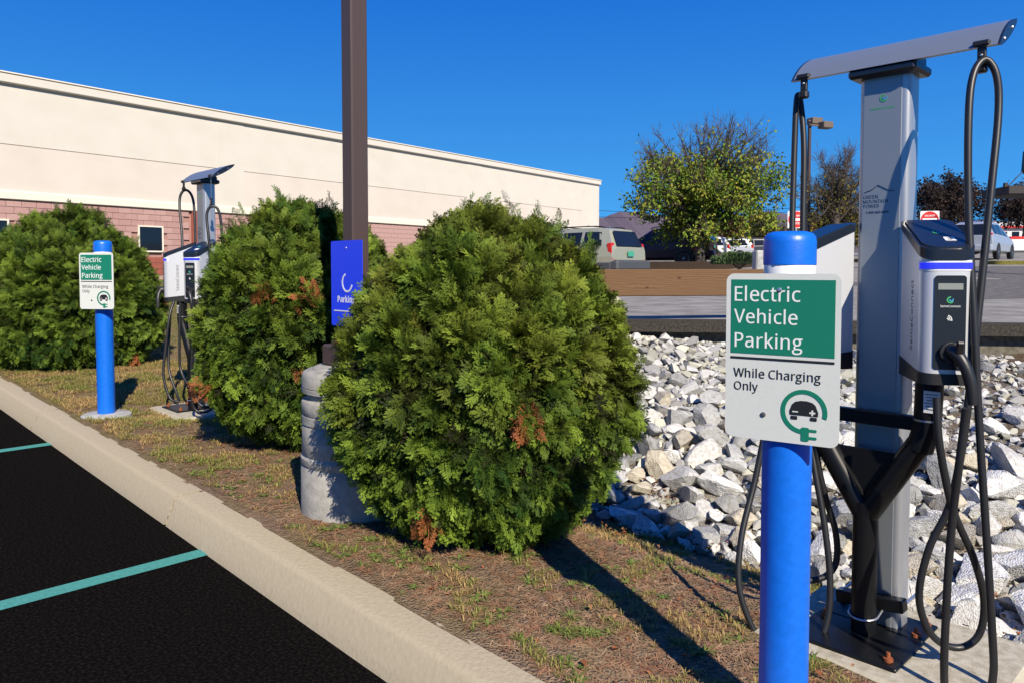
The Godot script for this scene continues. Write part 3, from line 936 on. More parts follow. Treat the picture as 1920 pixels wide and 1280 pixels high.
func make_station(where: Vector3, label: String) -> Node3D:
	var s := thing("charging_station", label, "charging station", where, deg_to_rad(-45.8), "electric vehicle charging stations")
	var post := MB.new()
	var pp := rounded(0.178, 0.105, 0.022, 5)
	post.walls(T(), pp, flat_heights(pp.size(), -0.03), flat_heights(pp.size(), 2.035), 0.6)
	var po := obj("post", post, M.alu, s)
	var face := MB.new()
	face.box(T(Vector3(-0.004, 1.01, 0.0535)), Vector3(0.132, 2.03, 0.003), 0.001)
	obj("face_plate", face, M.alu_face, po)
	logo(po, Vector3(0.0, 1.955, 0.0555), 0.014)
	lettering("lettering", "SemaConnect", 0.085, M.logo_green, T(Vector3(-0.006, 1.92, 0.0552)), po, false, 0.0008)
	var rid := MB.new()
	rid.tube(PackedVector3Array([Vector3(-0.062, 1.617, 0.056), Vector3(-0.035, 1.626, 0.056), Vector3(-0.014, 1.642, 0.056), Vector3(0.03, 1.617, 0.056), Vector3(0.044, 1.62, 0.056)]), 0.0014, 5)
	obj("ridge_emblem", rid, M.print_blue, po)
	lettering("lettering", "GREEN", 0.052, M.print_blue, T(Vector3(-0.040, 1.600, 0.0552)), po, false, 0.0008)
	lettering("lettering", "MOUNTAIN", 0.087, M.print_blue, T(Vector3(-0.0225, 1.583, 0.0552)), po, false, 0.0008)
	lettering("lettering", "POWER", 0.056, M.print_blue, T(Vector3(-0.038, 1.566, 0.0552)), po, false, 0.0008)
	lettering("lettering", "1-800-663-8603", 0.080, M.print_blue, T(Vector3(-0.016, 1.543, 0.0552)), po, true, 0.0008)
	var br := MB.new()
	br.box(T(Vector3(0.0, 2.05, 0.005)), Vector3(0.235, 0.036, 0.175), 0.01)
	br.box(T(Vector3(0.0, 2.078, -0.01)), Vector3(0.21, 0.05, 0.11), 0.01)
	obj("cap_bracket", br, M.navy, s)
	# the wing: a tilted lens section pushed along the kerb direction, its ends cut
	var wing := MB.new()
	var sec := PackedVector2Array()
	var chord := Vector2(-0.205, 0.125)
	var nrm := Vector2(chord.y, -chord.x).normalized()
	for i in 15:
		var u := i / 14.0
		sec.append(Vector2(0.095, -0.03) + chord * u + nrm * (0.026 * pow(sin(PI * clampf(u, 0.02, 0.98)), 0.6)))
	for i in 13:
		var u := 1.0 - (i + 1) / 14.0
		sec.append(Vector2(0.095, -0.03) + chord * u - nrm * (0.016 * pow(sin(PI * u), 0.6)))
	# section given as (z, y); prism runs along its own z, turned onto x
	wing.prism(Transform3D(Basis(Vector3(0, 0, 1), Vector3.UP, Vector3(-1, 0, 0)), Vector3(0.02, 2.09, 0)), sec, -0.345, 0.345, 0.5)
	var wg := obj("wing", wing, M.wing, s)
	for e in [-1.0, 1.0]:
		var cap := MB.new()
		cap.prism(Transform3D(Basis(Vector3(0, 0, 1), Vector3.UP, Vector3(-1, 0, 0)), Vector3(0.02 + e * 0.3485, 2.09, 0)), sec, -0.004, 0.004, 0.5)
		obj("end_cap", cap, M.navy, wg)
		for sc in [0.25, 0.7]:
			var scm := MB.new()
			var q = Vector2(0.095, -0.03) + chord * sc
			scm.lathe(Transform3D(Basis(Vector3.BACK, -e * PI / 2), Vector3(0.02 + e * 0.352, 2.09 + q.y, q.x)), [Vector2(0.006, 0.0), Vector2(0.004, 0.003), Vector2(0.0, 0.003)], 6)
			obj("screw", scm, M.zinc, wg)
	# black Y mount
	var mt := MB.new()
	mt.tube(PackedVector3Array([Vector3(0, 0.0, 0.15), Vector3(0, 0.50, 0.15)]), 0.043, 18)
	var mount := obj("mount_pole", mt, M.steel, s)
	for e in [-1.0, 1.0]:
		var am := MB.new()
		am.tube(PackedVector3Array([Vector3(e * 0.008, 0.46, 0.15), Vector3(e * 0.175, 0.735, 0.155)]), 0.041, 18)
		obj("mount_arm", am, M.steel, s)
		var pi := MB.new()
		pi.tube(PackedVector3Array([Vector3(e * 0.177, 0.72, 0.155), Vector3(e * 0.200, 0.80, 0.155), Vector3(e * 0.205, 0.975, 0.155)]), 0.044, 18)
		var pip := obj("mount_pipe", pi, M.steel, s)
		var cl := MB.new()
		cl.tube(PackedVector3Array([Vector3(e * 0.203, 0.822, 0.155), Vector3(e * 0.203, 0.828, 0.155)]), 0.0465, 18)
		obj("clamp_ring", cl, M.zinc, pip)
		var lb := MB.new()
		lb.box(T(Vector3(e * 0.205 + 0.02, 0.892, 0.197)), Vector3(0.05, 0.075, 0.006), 0.001)
		obj("rating_label", lb, M.white, pip)
		for k in 6:
			var ln := MB.new()
			ln.box(T(Vector3(e * 0.205 + 0.02, 0.918 - 0.010 * k, 0.2005)), Vector3(0.042 - 0.006 * (k % 3), 0.0022, 0.0012))
			obj("label_line", ln, M.print, pip)
	var web := MB.new()
	web.prism(T(Vector3(0, 0, 0.15)), PackedVector2Array([Vector2(0, 0.48), Vector2(0.16, 0.72), Vector2(0.10, 0.69), Vector2(-0.10, 0.69), Vector2(-0.16, 0.72)]), -0.004, 0.004)
	obj("gusset", web, M.steel, s)
	var bar := MB.new()
	bar.box(T(Vector3(0, 0.80, 0.115)), Vector3(0.44, 0.05, 0.035), 0.004)
	obj("cross_bar", bar, M.steel, s)
	# base plates, clamp, bolts
	var pad := MB.new()
	pad.box(T(Vector3(0.09, -0.045, 0.12)), Vector3(0.80, 0.11, 0.64), 0.025)
	obj("concrete_pad", pad, M.pad, s)
	var bp := MB.new()
	bp.box(T(Vector3(0, 0.016, 0.225)), Vector3(0.37, 0.014, 0.27), 0.004)
	bp.box(T(Vector3(0, 0.016, 0.0)), Vector3(0.36, 0.012, 0.17), 0.004)
	obj("base_plate", bp, M.steel, s)
	for q in [[-0.145, 0.315], [0.145, 0.315], [-0.145, 0.14], [0.15, -0.05], [-0.15, -0.05], [0.15, 0.06]]:
		var nut := MB.new()
		nut.lathe(T(Vector3(q[0], 0.022, q[1])), [Vector2(0.017, 0.0), Vector2(0.017, 0.012), Vector2(0.008, 0.013), Vector2(0.007, 0.03), Vector2(0.0, 0.03)], 6)
		obj("nut", nut, M.rust, s)
	var ck := MB.new()
	ck.box(Transform3D(Basis(Vector3.BACK, 0.12), Vector3(0.0, 0.115, 0.085)), Vector3(0.24, 0.045, 0.05), 0.004)
	obj("clamp_block", ck, M.steel, s)
	var ub := MB.new()
	var up := []
	for i in 13:
		var an := PI * i / 12.0
		up.append(Vector3(-0.049 * cos(an), 0.085 - 0.006 * sin(an), 0.15 + 0.049 * sin(an)))
	up.push_front(Vector3(-0.049, 0.1, 0.10)); up.append(Vector3(0.049, 0.1, 0.10))
	ub.tube(PackedVector3Array(up), 0.0045, 6)
	obj("hose_clamp", ub, M.zinc, s)
	for e in [-1.0, 1.0]:
		var rod := MB.new()
		rod.tube(PackedVector3Array([Vector3(e * 0.105, 0.12, -0.09), Vector3(e * 0.105, 0.12, 0.09)]), 0.006, 6)
		rod.lathe(Transform3D(Basis(Vector3.RIGHT, PI / 2), Vector3(e * 0.105, 0.12, 0.09)), [Vector2(0.013, 0.0), Vector2(0.013, 0.011), Vector2(0.0, 0.011)], 6)
		obj("clamp_bolt", rod, M.zinc, s)
	var y := 0.965
	make_charger(s, Vector3(0.217, y, 0.154), deg_to_rad(31.7))
	make_charger(s, Vector3(-0.217, y, 0.154), deg_to_rad(-28.5))
	return s

func add_cable(s: Node3D, pts: Array, r := 0.0118):
	var inv := s.transform.affine_inverse()
	var lp := []
	for p in pts: lp.append(inv * p)
	var m := MB.new()
	m.tube(smooth_path(lp, 6), r, 10)
	obj("cable", m, M.rubber, s)

func add_hanger(s: Node3D, x: float, drop: float):   # a cable clip on the thin wire of the retractor in the wing
	var wire := MB.new()
	wire.tube(PackedVector3Array([Vector3(x, 2.08, 0.085), Vector3(x, 2.075 - drop, 0.085)]), 0.0016, 5)
	var w := obj("hanger_wire", wire, M.zinc, s)
	var clip := MB.new()
	clip.box(T(Vector3(x, 2.05 - drop, 0.085)), Vector3(0.026, 0.055, 0.014), 0.003)
	clip.box(T(Vector3(x, 2.008 - drop, 0.085)), Vector3(0.034, 0.03, 0.03), 0.006)
	obj("hanger_clip", clip, M.black, w)
	var bo := MB.new()
	bo.lathe(Transform3D(Basis(Vector3.RIGHT, PI / 2), Vector3(x, 2.05 - drop, 0.092)), [Vector2(0.005, 0.0), Vector2(0.003, 0.003), Vector2(0.0, 0.003)], 6)
	obj("screw", bo, M.zinc, w)
	var by := MB.new()
	by.box(T(Vector3(x, 2.076, 0.088)), Vector3(0.05, 0.018, 0.03), 0.004)
	obj("wire_guide", by, M.black, w)

func build_stations():
	M.logo_green = mat(0.05, 0.33, 0.12, 0.4)
	M.logo_blue = mat(0.05, 0.30, 0.55, 0.4)
	M.print_blue = mat(0.012, 0.03, 0.075, 0.5)
	var s := make_station(V(1.388, -1.335, 2.83), "near charging station with number 3 on its right charger, beside the rocks")
	var fp := at(392, 748, 6.99)
	var f: Node3D = s.duplicate()
	f.name = numbered("charging_station")
	add_child(f)
	f.position = Vector3(fp.x, EYE - 1.26, fp.z)
	f.set_meta("label", "far charging station between the leftmost and the middle bush")
	var sticker := func(st: Node3D, words: String):
		for c in st.get_children():
			if c.name == "charger":
				var bs := Basis(Vector3.RIGHT, -PI / 2 + 0.365)
				var q := obj("number_sticker", plate(rounded(0.033, 0.036, 0.003), 0.0, 0.001), M.white, c)
				q.transform = Transform3D(bs, Vector3(0.02, 0.4690, 0.065))
				if words: lettering("lettering", words, 0.016, M.print, Transform3D(bs, Vector3(0.02, 0.4701, 0.065)), c, true, 0.0008)
				logo(c, Vector3(0.0, 0.4938, 0.0), 0.016, bs)
	sticker.call(s, "3")
	sticker.call(f, "")
	add_hanger(s, 0.318, 0.012)
	add_hanger(s, -0.285, 0.0)
	add_hanger(f, 0.318, 0.195)
	add_hanger(f, -0.295, 0.0)
	var P := func(l: Array) -> Array:
		var o := []
		for q in l: o.append(at(q[0], q[1], q[2]))
		return o
	# near right charger: one cable from its underside, over the hanger, back to the plug
	add_cable(s, P.call([[1757, 745, 2.42], [1762, 830, 2.41], [1786, 950, 2.42], [1826, 1045, 2.43], [1846, 1125, 2.44], [1836, 1190, 2.45], [1796, 1214, 2.46], [1748, 1190, 2.46], [1724, 1120, 2.46], [1742, 1030, 2.45], [1780, 950, 2.43], [1803, 850, 2.41], [1818, 740, 2.42], [1838, 560, 2.44], [1860, 350, 2.47], [1873, 210, 2.50], [1869, 140, 2.51], [1848, 112, 2.52], [1826, 140, 2.51], [1817, 220, 2.49], [1817, 400, 2.46], [1827, 600, 2.42], [1837, 800, 2.40], [1850, 1000, 2.38], [1861, 1180, 2.37], [1862, 1275, 2.37], [1836, 1352, 2.37], [1796, 1362, 2.36], [1772, 1290, 2.35], [1776, 1120, 2.34], [1786, 980, 2.33], [1798, 880, 2.30], [1808, 800, 2.29], [1812, 765, 2.283]]))
	# near left charger
	add_cable(s, P.call([[1535, 770, 2.84], [1532, 850, 2.83], [1548, 930, 2.82], [1568, 1000, 2.82], [1566, 1060, 2.82], [1530, 1086, 2.82], [1470, 1075, 2.84], [1440, 990, 2.86], [1444, 850, 2.90], [1466, 700, 2.93], [1484, 560, 2.96], [1486, 420, 3.0], [1490, 280, 3.03], [1493, 205, 3.04], [1497, 178, 3.05], [1503, 205, 3.05], [1508, 280, 3.03], [1506, 420, 3.0], [1506, 560, 2.97], [1512, 700, 2.92], [1524, 850, 2.84], [1546, 980, 2.78], [1557, 1090, 2.74], [1550, 1170, 2.72], [1522, 1222, 2.71], [1475, 1238, 2.72], [1428, 1206, 2.75], [1388, 1110, 2.79], [1390, 1010, 2.84], [1416, 900, 2.90], [1436, 800, 2.93], [1446, 740, 2.95]]))
	# far station: left charger, then right
	add_cable(f, P.call([[337, 560, 6.98], [336, 640, 6.96], [338, 690, 6.95], [352, 718, 6.9], [366, 700, 6.95], [366, 600, 7.05], [366, 480, 7.15], [364, 400, 7.2], [360, 370, 7.22], [350, 357, 7.23], [340, 362, 7.22], [336, 385, 7.2], [341, 460, 7.12], [333, 540, 7.02], [318, 590, 6.9], [309, 660, 6.85], [306, 705, 6.82], [318, 745, 6.8], [334, 752, 6.8], [330, 735, 6.86], [316, 690, 6.93], [317, 620, 6.98], [319, 585, 7.0]]))
	add_cable(f, P.call([[372, 560, 6.56], [366, 650, 6.5], [364, 720, 6.44], [372, 755, 6.42], [392, 762, 6.44], [404, 748, 6.5], [404, 720, 6.55], [400, 640, 6.58], [396, 540, 6.56], [392, 460, 6.55], [387, 410, 6.57], [390, 393, 6.58], [398, 387, 6.59], [408, 393, 6.6], [414, 420, 6.6], [418, 500, 6.58], [416, 600, 6.5], [412, 700, 6.44], [402, 755, 6.4], [384, 772, 6.38], [364, 765, 6.37], [359, 730, 6.36], [360, 640, 6.35], [361, 590, 6.34], [362, 560, 6.33]]))

# ---------- guard rail and small concrete ----------
func build_rail():
	var r := thing("guard_rail", "brown wooden guard rail above the retaining wall", "guard rail", V(2.0, 0.0, wall_z(2.0) + 0.16))
	r.rotation.y = atan2(0.15, 1.0)
	var bm := MB.new()
	bm.box(T(Vector3(0.0, -0.132, 0.0)), Vector3(2.9, 0.262, 0.10), 0.008)
	obj("beam", bm, M.wood, r)
	for x in [-1.3, 0.95]:
		var po := MB.new()
		po.box(T(Vector3(x, -0.27, 0.13)), Vector3(0.16, 0.6, 0.15), 0.008)
		obj("rail_post", po, M.wood, r)
	var ks := MB.new()
	var p0 := at(1128, 568, 9.9)
	ks.box(Transform3D(Basis(Vector3.UP, 0.25), Vector3(p0.x - 0.9, lot(1.2, 9.9) + EYE + 0.06, p0.z - 0.1)), Vector3(2.2, 0.13, 0.8), 0.04)
	tag(obj("island_kerb", ks, M.pad), "pale concrete kerb end under the guard rail, beside the front bush", "kerb")
	var cb := MB.new()
	var p1 := at(1428, 490, 12.5)
	cb.box(T(Vector3(p1.x, lot(4.1, 12.5) + EYE + 0.36, p1.z)), Vector3(0.24, 0.78, 0.24), 0.02)
	tag(obj("concrete_block_post", cb, M.concrete), "short pale concrete post behind the near bollard's cap", "post")

# ---------- planting ----------
func spray_mesh() -> ArrayMesh:   # a flat fan of scale-leaved branchlets, one unit long along +y
	var m := MB.new()
	var kite := func(p: Vector2, d: Vector2, l: float, w: float, lift: float):
		var s := Vector2(-d.y, d.x)
		var z := func(q: Vector2) -> Vector3: return Vector3(q.x, q.y, lift - 0.25 * q.y * q.y - 0.6 * q.x * q.x)
		var a: Vector3 = z.call(p)
		var b: Vector3 = z.call(p + d * l * 0.6 + s * w)
		var c: Vector3 = z.call(p + d * l)
		var e: Vector3 = z.call(p + d * l * 0.6 - s * w)
		m.tri(a, b, c, Vector3(0, 0, 1)); m.tri(a, c, e, Vector3(0, 0, 1))
	var bend := 0.12 * rng.randfn()
	for i in 8:
		var u := i / 8.0
		var ax := Vector2(bend * u * u, u * 0.9)
		kite.call(ax, Vector2(bend * u, 1).normalized(), 0.15, 0.016, 0.0)
		for s in [-1.0, 1.0]:
			if rng.randf() < 0.1: continue
			var ang := 0.80 - 0.3 * u + 0.12 * rng.randfn()
			var d := Vector2(s * sin(ang), cos(ang))
			var l := 0.46 * (1.0 - 0.74 * u) * (0.75 + 0.5 * rng.randf())
			var p := ax + Vector2(0, 0.03 * rng.randf())
			var lf := 0.05 * rng.randfn()
			kite.call(p, d, l * 0.55, 0.016, lf)
			kite.call(p + d * l * 0.45, d.rotated(-s * 0.15), l * 0.62, 0.020, lf)
			for k in 3:
				var v := 0.25 + 0.25 * k
				for e in [-1.0, 1.0]:
					kite.call(p + d * l * v, d.rotated(e * (0.6 + 0.1 * rng.randf())), l * (0.43 - 0.08 * k), 0.0175, lf + 0.02 * e)
	return m.mesh()

# c is the widest level of the bush; r.x and r.z its half widths, top and low how far it reaches above and below that level
func bush(called: String, label: String, c: Vector3, r: Vector2, top: float, low: float, clumps: int, per: int, size: float, bronze: float, sprays: Array, boxy := 0.0) -> Node3D:
	var g := ground(c.x, -c.z) + EYE
	var b := thing(called, label, "shrub", Vector3(c.x, g, c.z), 0.0, "round clipped evergreen bushes")
	var cy := c.y - g
	var trunk := MB.new()
	for k in 5:
		var an := TAU * k / 5.0
		trunk.tube(smooth_path([Vector3(0.05 * cos(an), -0.05, 0.05 * sin(an)), Vector3(0.09 * cos(an), cy * 0.4, 0.09 * sin(an)), Vector3(0.3 * r.x * cos(an), cy, 0.3 * r.y * sin(an)), Vector3(0.45 * r.x * cos(an + 0.3), cy + top * 0.55, 0.45 * r.y * sin(an + 0.3))], 4), 0.022, 6)
	obj("trunk", trunk, M.bark, b)
	var places := [[], [], []]
	var cols := [PackedColorArray(), PackedColorArray(), PackedColorArray()]
	var dead := []
	var dead_c := PackedColorArray()
	var off := Vector3(rng.randf() * 50.0, rng.randf() * 50.0, rng.randf() * 50.0)
	var surf := func(d: Vector3, k: float) -> Vector3:
		var full := 1.0 + (boxy * 4.0 * d.y * d.y * (1.0 - d.y * d.y) if d.y > 0.0 else 0.0)
		return Vector3(d.x * r.x, d.y * (top if d.y > 0.0 else low), d.z * r.y) * k * full + Vector3(0, cy, 0)
	var dirs := []
	var tries := 0
	var gap := sqrt(4.0 * PI / clumps) * 0.78
	while dirs.size() < clumps and tries < clumps * 40:
		tries += 1
		var d := Vector3(rng.randfn(), rng.randfn(), rng.randfn()).normalized()
		if d.y < -0.9: continue
		var ok := true
		for e in dirs:
			if e.distance_squared_to(d) < gap * gap:
				ok = false
				break
		if ok: dirs.append(d)
	for d in dirs:
		var lump := 1.0 + 0.06 * noise.get_noise_3d(d.x * 110.0 + off.x, d.y * 110.0 + off.y, d.z * 110.0 + off.z) + 0.035 * rng.randfn()
		var inner := noise_b.get_noise_3d(d.x * 190.0 + off.z, d.y * 190.0 + off.x, d.z * 190.0)
		if inner < -0.10: lump -= 0.11
		var foot: Vector3 = surf.call(d, lump * 0.90)
		var out := Vector3(d.x / r.x, d.y / (top if d.y > 0.0 else low), d.z / r.y).normalized()
		var lean := Vector3(0, lerpf(-0.75, 0.55, smoothstep(-0.5, 0.8, d.y)), 0)
		var axis := (out * 0.75 + lean + Vector3(rng.randfn(), rng.randfn(), rng.randfn()) * 0.22).normalized()
		var rad: float = gap * (r.x + top) * 0.36
		var tint := clampf(0.45 + 0.75 * noise.get_noise_3d(d.x * 150.0 + off.x, d.y * 150.0, d.z * 150.0) + 0.16 * rng.randfn(), 0.0, 1.0)
		var bz := bronze * smoothstep(-0.35, 0.55, d.y) * clampf(0.5 + 0.35 * rng.randfn(), 0.0, 1.0)
		var browned = rng.randf() < 0.014 and d.y < 0.5
		for i in per:
			var w3 := Vector3(rng.randfn(), rng.randfn(), rng.randfn())
			var tang := (w3 - out * w3.dot(out)) * 0.5
			var rho := minf(tang.length(), 1.5)
			var deep := rng.randf()
			var p: Vector3 = foot + tang * rad + axis * rad * (1.25 * (1.0 - 0.5 * rho * rho) * deep - 0.45)
			var up := (axis + tang * 0.75 + w3 * 0.16 + Vector3(0, -0.15, 0)).normalized()
			var flat := up.cross(out + w3.cross(up) * 0.35).normalized()
			var side := flat if rng.randf() < 0.62 else up.cross(flat)
			var s := size * (0.65 + 0.6 * rng.randf())
			var bs := Basis(side, up, side.cross(up)).scaled_local(Vector3(s, s, s))
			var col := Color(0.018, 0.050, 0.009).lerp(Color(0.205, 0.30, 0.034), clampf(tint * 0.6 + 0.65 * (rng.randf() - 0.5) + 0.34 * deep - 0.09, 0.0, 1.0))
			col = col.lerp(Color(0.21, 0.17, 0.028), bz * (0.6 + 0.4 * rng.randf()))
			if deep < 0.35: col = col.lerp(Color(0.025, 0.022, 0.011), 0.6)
			var tr := Transform3D(bs, p - up * s * 0.35)
			if browned and rho < 0.9 and i < 16:
				dead.append(tr.translated(axis * rad * 0.7))
				dead_c.append(Color(0.36, 0.125, 0.05).lerp(Color(0.24, 0.085, 0.03), rng.randf()))
				continue
			var w := rng.randi() % 3
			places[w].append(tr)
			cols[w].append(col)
	# bare, shaded sprays deep inside
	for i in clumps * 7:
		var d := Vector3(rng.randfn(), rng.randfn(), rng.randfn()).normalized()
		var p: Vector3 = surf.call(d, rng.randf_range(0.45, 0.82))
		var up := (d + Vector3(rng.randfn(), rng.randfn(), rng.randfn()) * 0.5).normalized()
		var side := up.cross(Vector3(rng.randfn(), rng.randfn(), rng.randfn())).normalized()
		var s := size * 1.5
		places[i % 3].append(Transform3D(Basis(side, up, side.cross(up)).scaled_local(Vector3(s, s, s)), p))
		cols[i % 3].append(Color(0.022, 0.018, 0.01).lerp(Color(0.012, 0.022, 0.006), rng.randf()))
	# loose shoots standing out of the top
	for i in 16:
		var an := rng.randf() * TAU
		var rr := sqrt(rng.randf()) * 0.75
		var d := Vector3(cos(an) * rr, sqrt(1.0 - rr * rr), sin(an) * rr)
		var p: Vector3 = surf.call(d, 0.99)
		var up := (d * 0.4 + Vector3(rng.randfn() * 0.45, 0.6, rng.randfn() * 0.45)).normalized()
		for k in 4:
			var u2 := (up + Vector3(rng.randfn(), rng.randfn(), rng.randfn()) * 0.3).normalized()
			var side := u2.cross(Vector3(rng.randf() - 0.5, 0.1, rng.randf() - 0.5)).normalized()
			var s := size * (0.7 + 0.5 * rng.randf())
			places[0].append(Transform3D(Basis(side, u2, side.cross(u2)).scaled_local(Vector3(s * 0.7, s, s)), p + up * size * 0.22 * k - u2 * s * 0.3))
			cols[0].append(Color(0.07, 0.14, 0.02).lerp(Color(0.13, 0.14, 0.03), bronze * rng.randf()))
	for w in 3: many("foliage", sprays[w], M.leaf, places[w], cols[w], b)
	if dead.size(): many("dead_sprays", sprays[0], M.leaf, dead, dead_c, b)
	return b

func build_bushes():
	var sprays := [spray_mesh(), spray_mesh(), spray_mesh()]
	var c1 := at(908, 745, 3.82)
	bush("round_bush", "front round evergreen bush with bronzed top, nearest the wooden guard rail", c1, Vector2(0.75, 0.72), 0.95, 0.70, 440, 66, 0.108, 0.55, sprays, 0.0)
	var c2 := at(566, 640, 5.5)
	bush("round_bush", "middle round evergreen bush left of the brown light pole", c2, Vector2(0.72, 0.68), 0.98, 0.74, 420, 54, 0.118, 0.2, sprays, 0.06)
	var c3 := at(122, 600, 9.2)
	bush("round_bush", "leftmost and widest round evergreen bush behind the far bollard", c3, Vector2(1.19, 1.0), 1.32, 0.66, 560, 54, 0.132, 0.12, sprays, -0.04)

func leaf_mesh() -> ArrayMesh:
	var m := MB.new()
	m.tri(Vector3(0, 0, 0), Vector3(0.32, 0.5, 0.1), Vector3(0, 1, -0.08), Vector3(0, 0, 1))
	m.tri(Vector3(0, 0, 0), Vector3(0, 1, -0.08), Vector3(-0.32, 0.5, 0.1), Vector3(0, 0, 1))
	return m.mesh()

func tree(called: String, label: String, foot: Vector3, h: float, c: Vector3, r: Vector3, limbs: int, leaves: int, leaf: float, tones: Array, bare: float, group := "trees beyond the car park", twig := 1.0) -> Node3D:
	var t := thing(called, label, "tree", foot, 0.0, group)
	var tr := MB.new()
	var th := h * 0.22
	tr.tube(smooth_path([Vector3(0, -0.2, 0), Vector3(0.03, th * 0.5, 0.02), Vector3(-0.02, th, 0.0), Vector3(0.03, th * 2.0, 0.03)], 4), PackedFloat32Array([0.045, 0.038, 0.034, 0.033, 0.032, 0.031, 0.03, 0.03, 0.028, 0.024, 0.02, 0.016, 0.012].map(func(x): return x * h)), 9)
	obj("trunk", tr, M.bark, t)
	var br := MB.new()
	var spots := []
	for i in limbs:
		var d := Vector3(rng.randfn(), rng.randfn() * 0.8 + 0.25, rng.randfn()).normalized()
		var tip := c + Vector3(d.x * r.x, d.y * r.y, d.z * r.z) * (0.8 + 0.25 * rng.randf())
		var from := Vector3(0, lerpf(th * 0.7, th * 2.0, rng.randf()), 0)
		var mid := from.lerp(tip, 0.45) + Vector3(0, 0.10 * h * (0.3 + rng.randf()), 0) + Vector3(rng.randfn(), 0, rng.randfn()) * 0.02 * h
		var path := smooth_path([from, mid, tip], 5)
		var rad := PackedFloat32Array()
		for k in path.size(): rad.append(lerpf(0.011, 0.0018, float(k) / (path.size() - 1)) * h * twig)
		br.tube(path, rad, 5, false)
		for k in range(3, path.size()):
			for e in 4:
				var dir := (Vector3(rng.randfn(), rng.randfn() + 0.9, rng.randfn()) + (path[k] - c) / r).normalized()
				var l := h * (0.05 + 0.09 * rng.randf())
				var q := path[k] + dir * l + Vector3(0, l * 0.25, 0)
				br.tube(PackedVector3Array([path[k], path[k].lerp(q, 0.5) + Vector3(0, -0.02 * l, 0), q]), PackedFloat32Array([0.0022 * h * twig, 0.0014 * h * twig, 0.0007 * h * twig]), 3, false)
				for u in [0.25, 0.5, 0.75, 1.0]: spots.append(path[k].lerp(q, u))
				for e2 in 2:
					var q2 := path[k].lerp(q, 0.6) + (dir + Vector3(rng.randfn(), rng.randfn(), rng.randfn()) * 0.7).normalized() * l * 0.5
					br.tube(PackedVector3Array([path[k].lerp(q, 0.6), q2]), PackedFloat32Array([0.0012 * h * twig, 0.0006 * h * twig]), 3, false)
					spots.append(q2)
	obj("branches", br, M.bark, t)
	var places := []
	var cols := PackedColorArray()
	var tries := 0
	while places.size() < leaves and tries < leaves * 5:
		tries += 1
		var p: Vector3 = spots[rng.randi() % spots.size()]
		var v: float = (p.y - c.y) / r.y
		if rng.randf() < smoothstep(-0.1, 0.75, v) * bare: continue
		if noise_b.get_noise_3d(p.x * 900.0 / h, p.y * 900.0 / h, p.z * 900.0 / h) < -0.25: continue
		p += Vector3(rng.randfn(), rng.randfn(), rng.randfn()) * leaf * 0.8
		var up := Vector3(rng.randfn(), rng.randfn() - 0.6, rng.randfn()).normalized()
		var side := up.cross(Vector3(rng.randfn(), rng.randfn(), rng.randfn())).normalized()
		var s := leaf * (0.7 + 0.6 * rng.randf())
		places.append(Transform3D(Basis(side, up, side.cross(up)).scaled_local(Vector3(s, s, s)), p))
		var k := clampf(0.5 + 0.9 * noise.get_noise_3d(p.x * 400.0 / h, p.y * 400.0 / h, p.z * 400.0 / h) + 0.6 * (rng.randf() - 0.5), 0.0, 0.999)
		var a: Color = tones[int(k * (tones.size() - 1))]
		var b: Color = tones[int(k * (tones.size() - 1)) + 1]
		cols.append(a.lerp(b, k * (tones.size() - 1) - int(k * (tones.size() - 1))))
	if places.size(): many("leaves", M.leaf_mesh, M.leaf, places, cols, t)
	return t

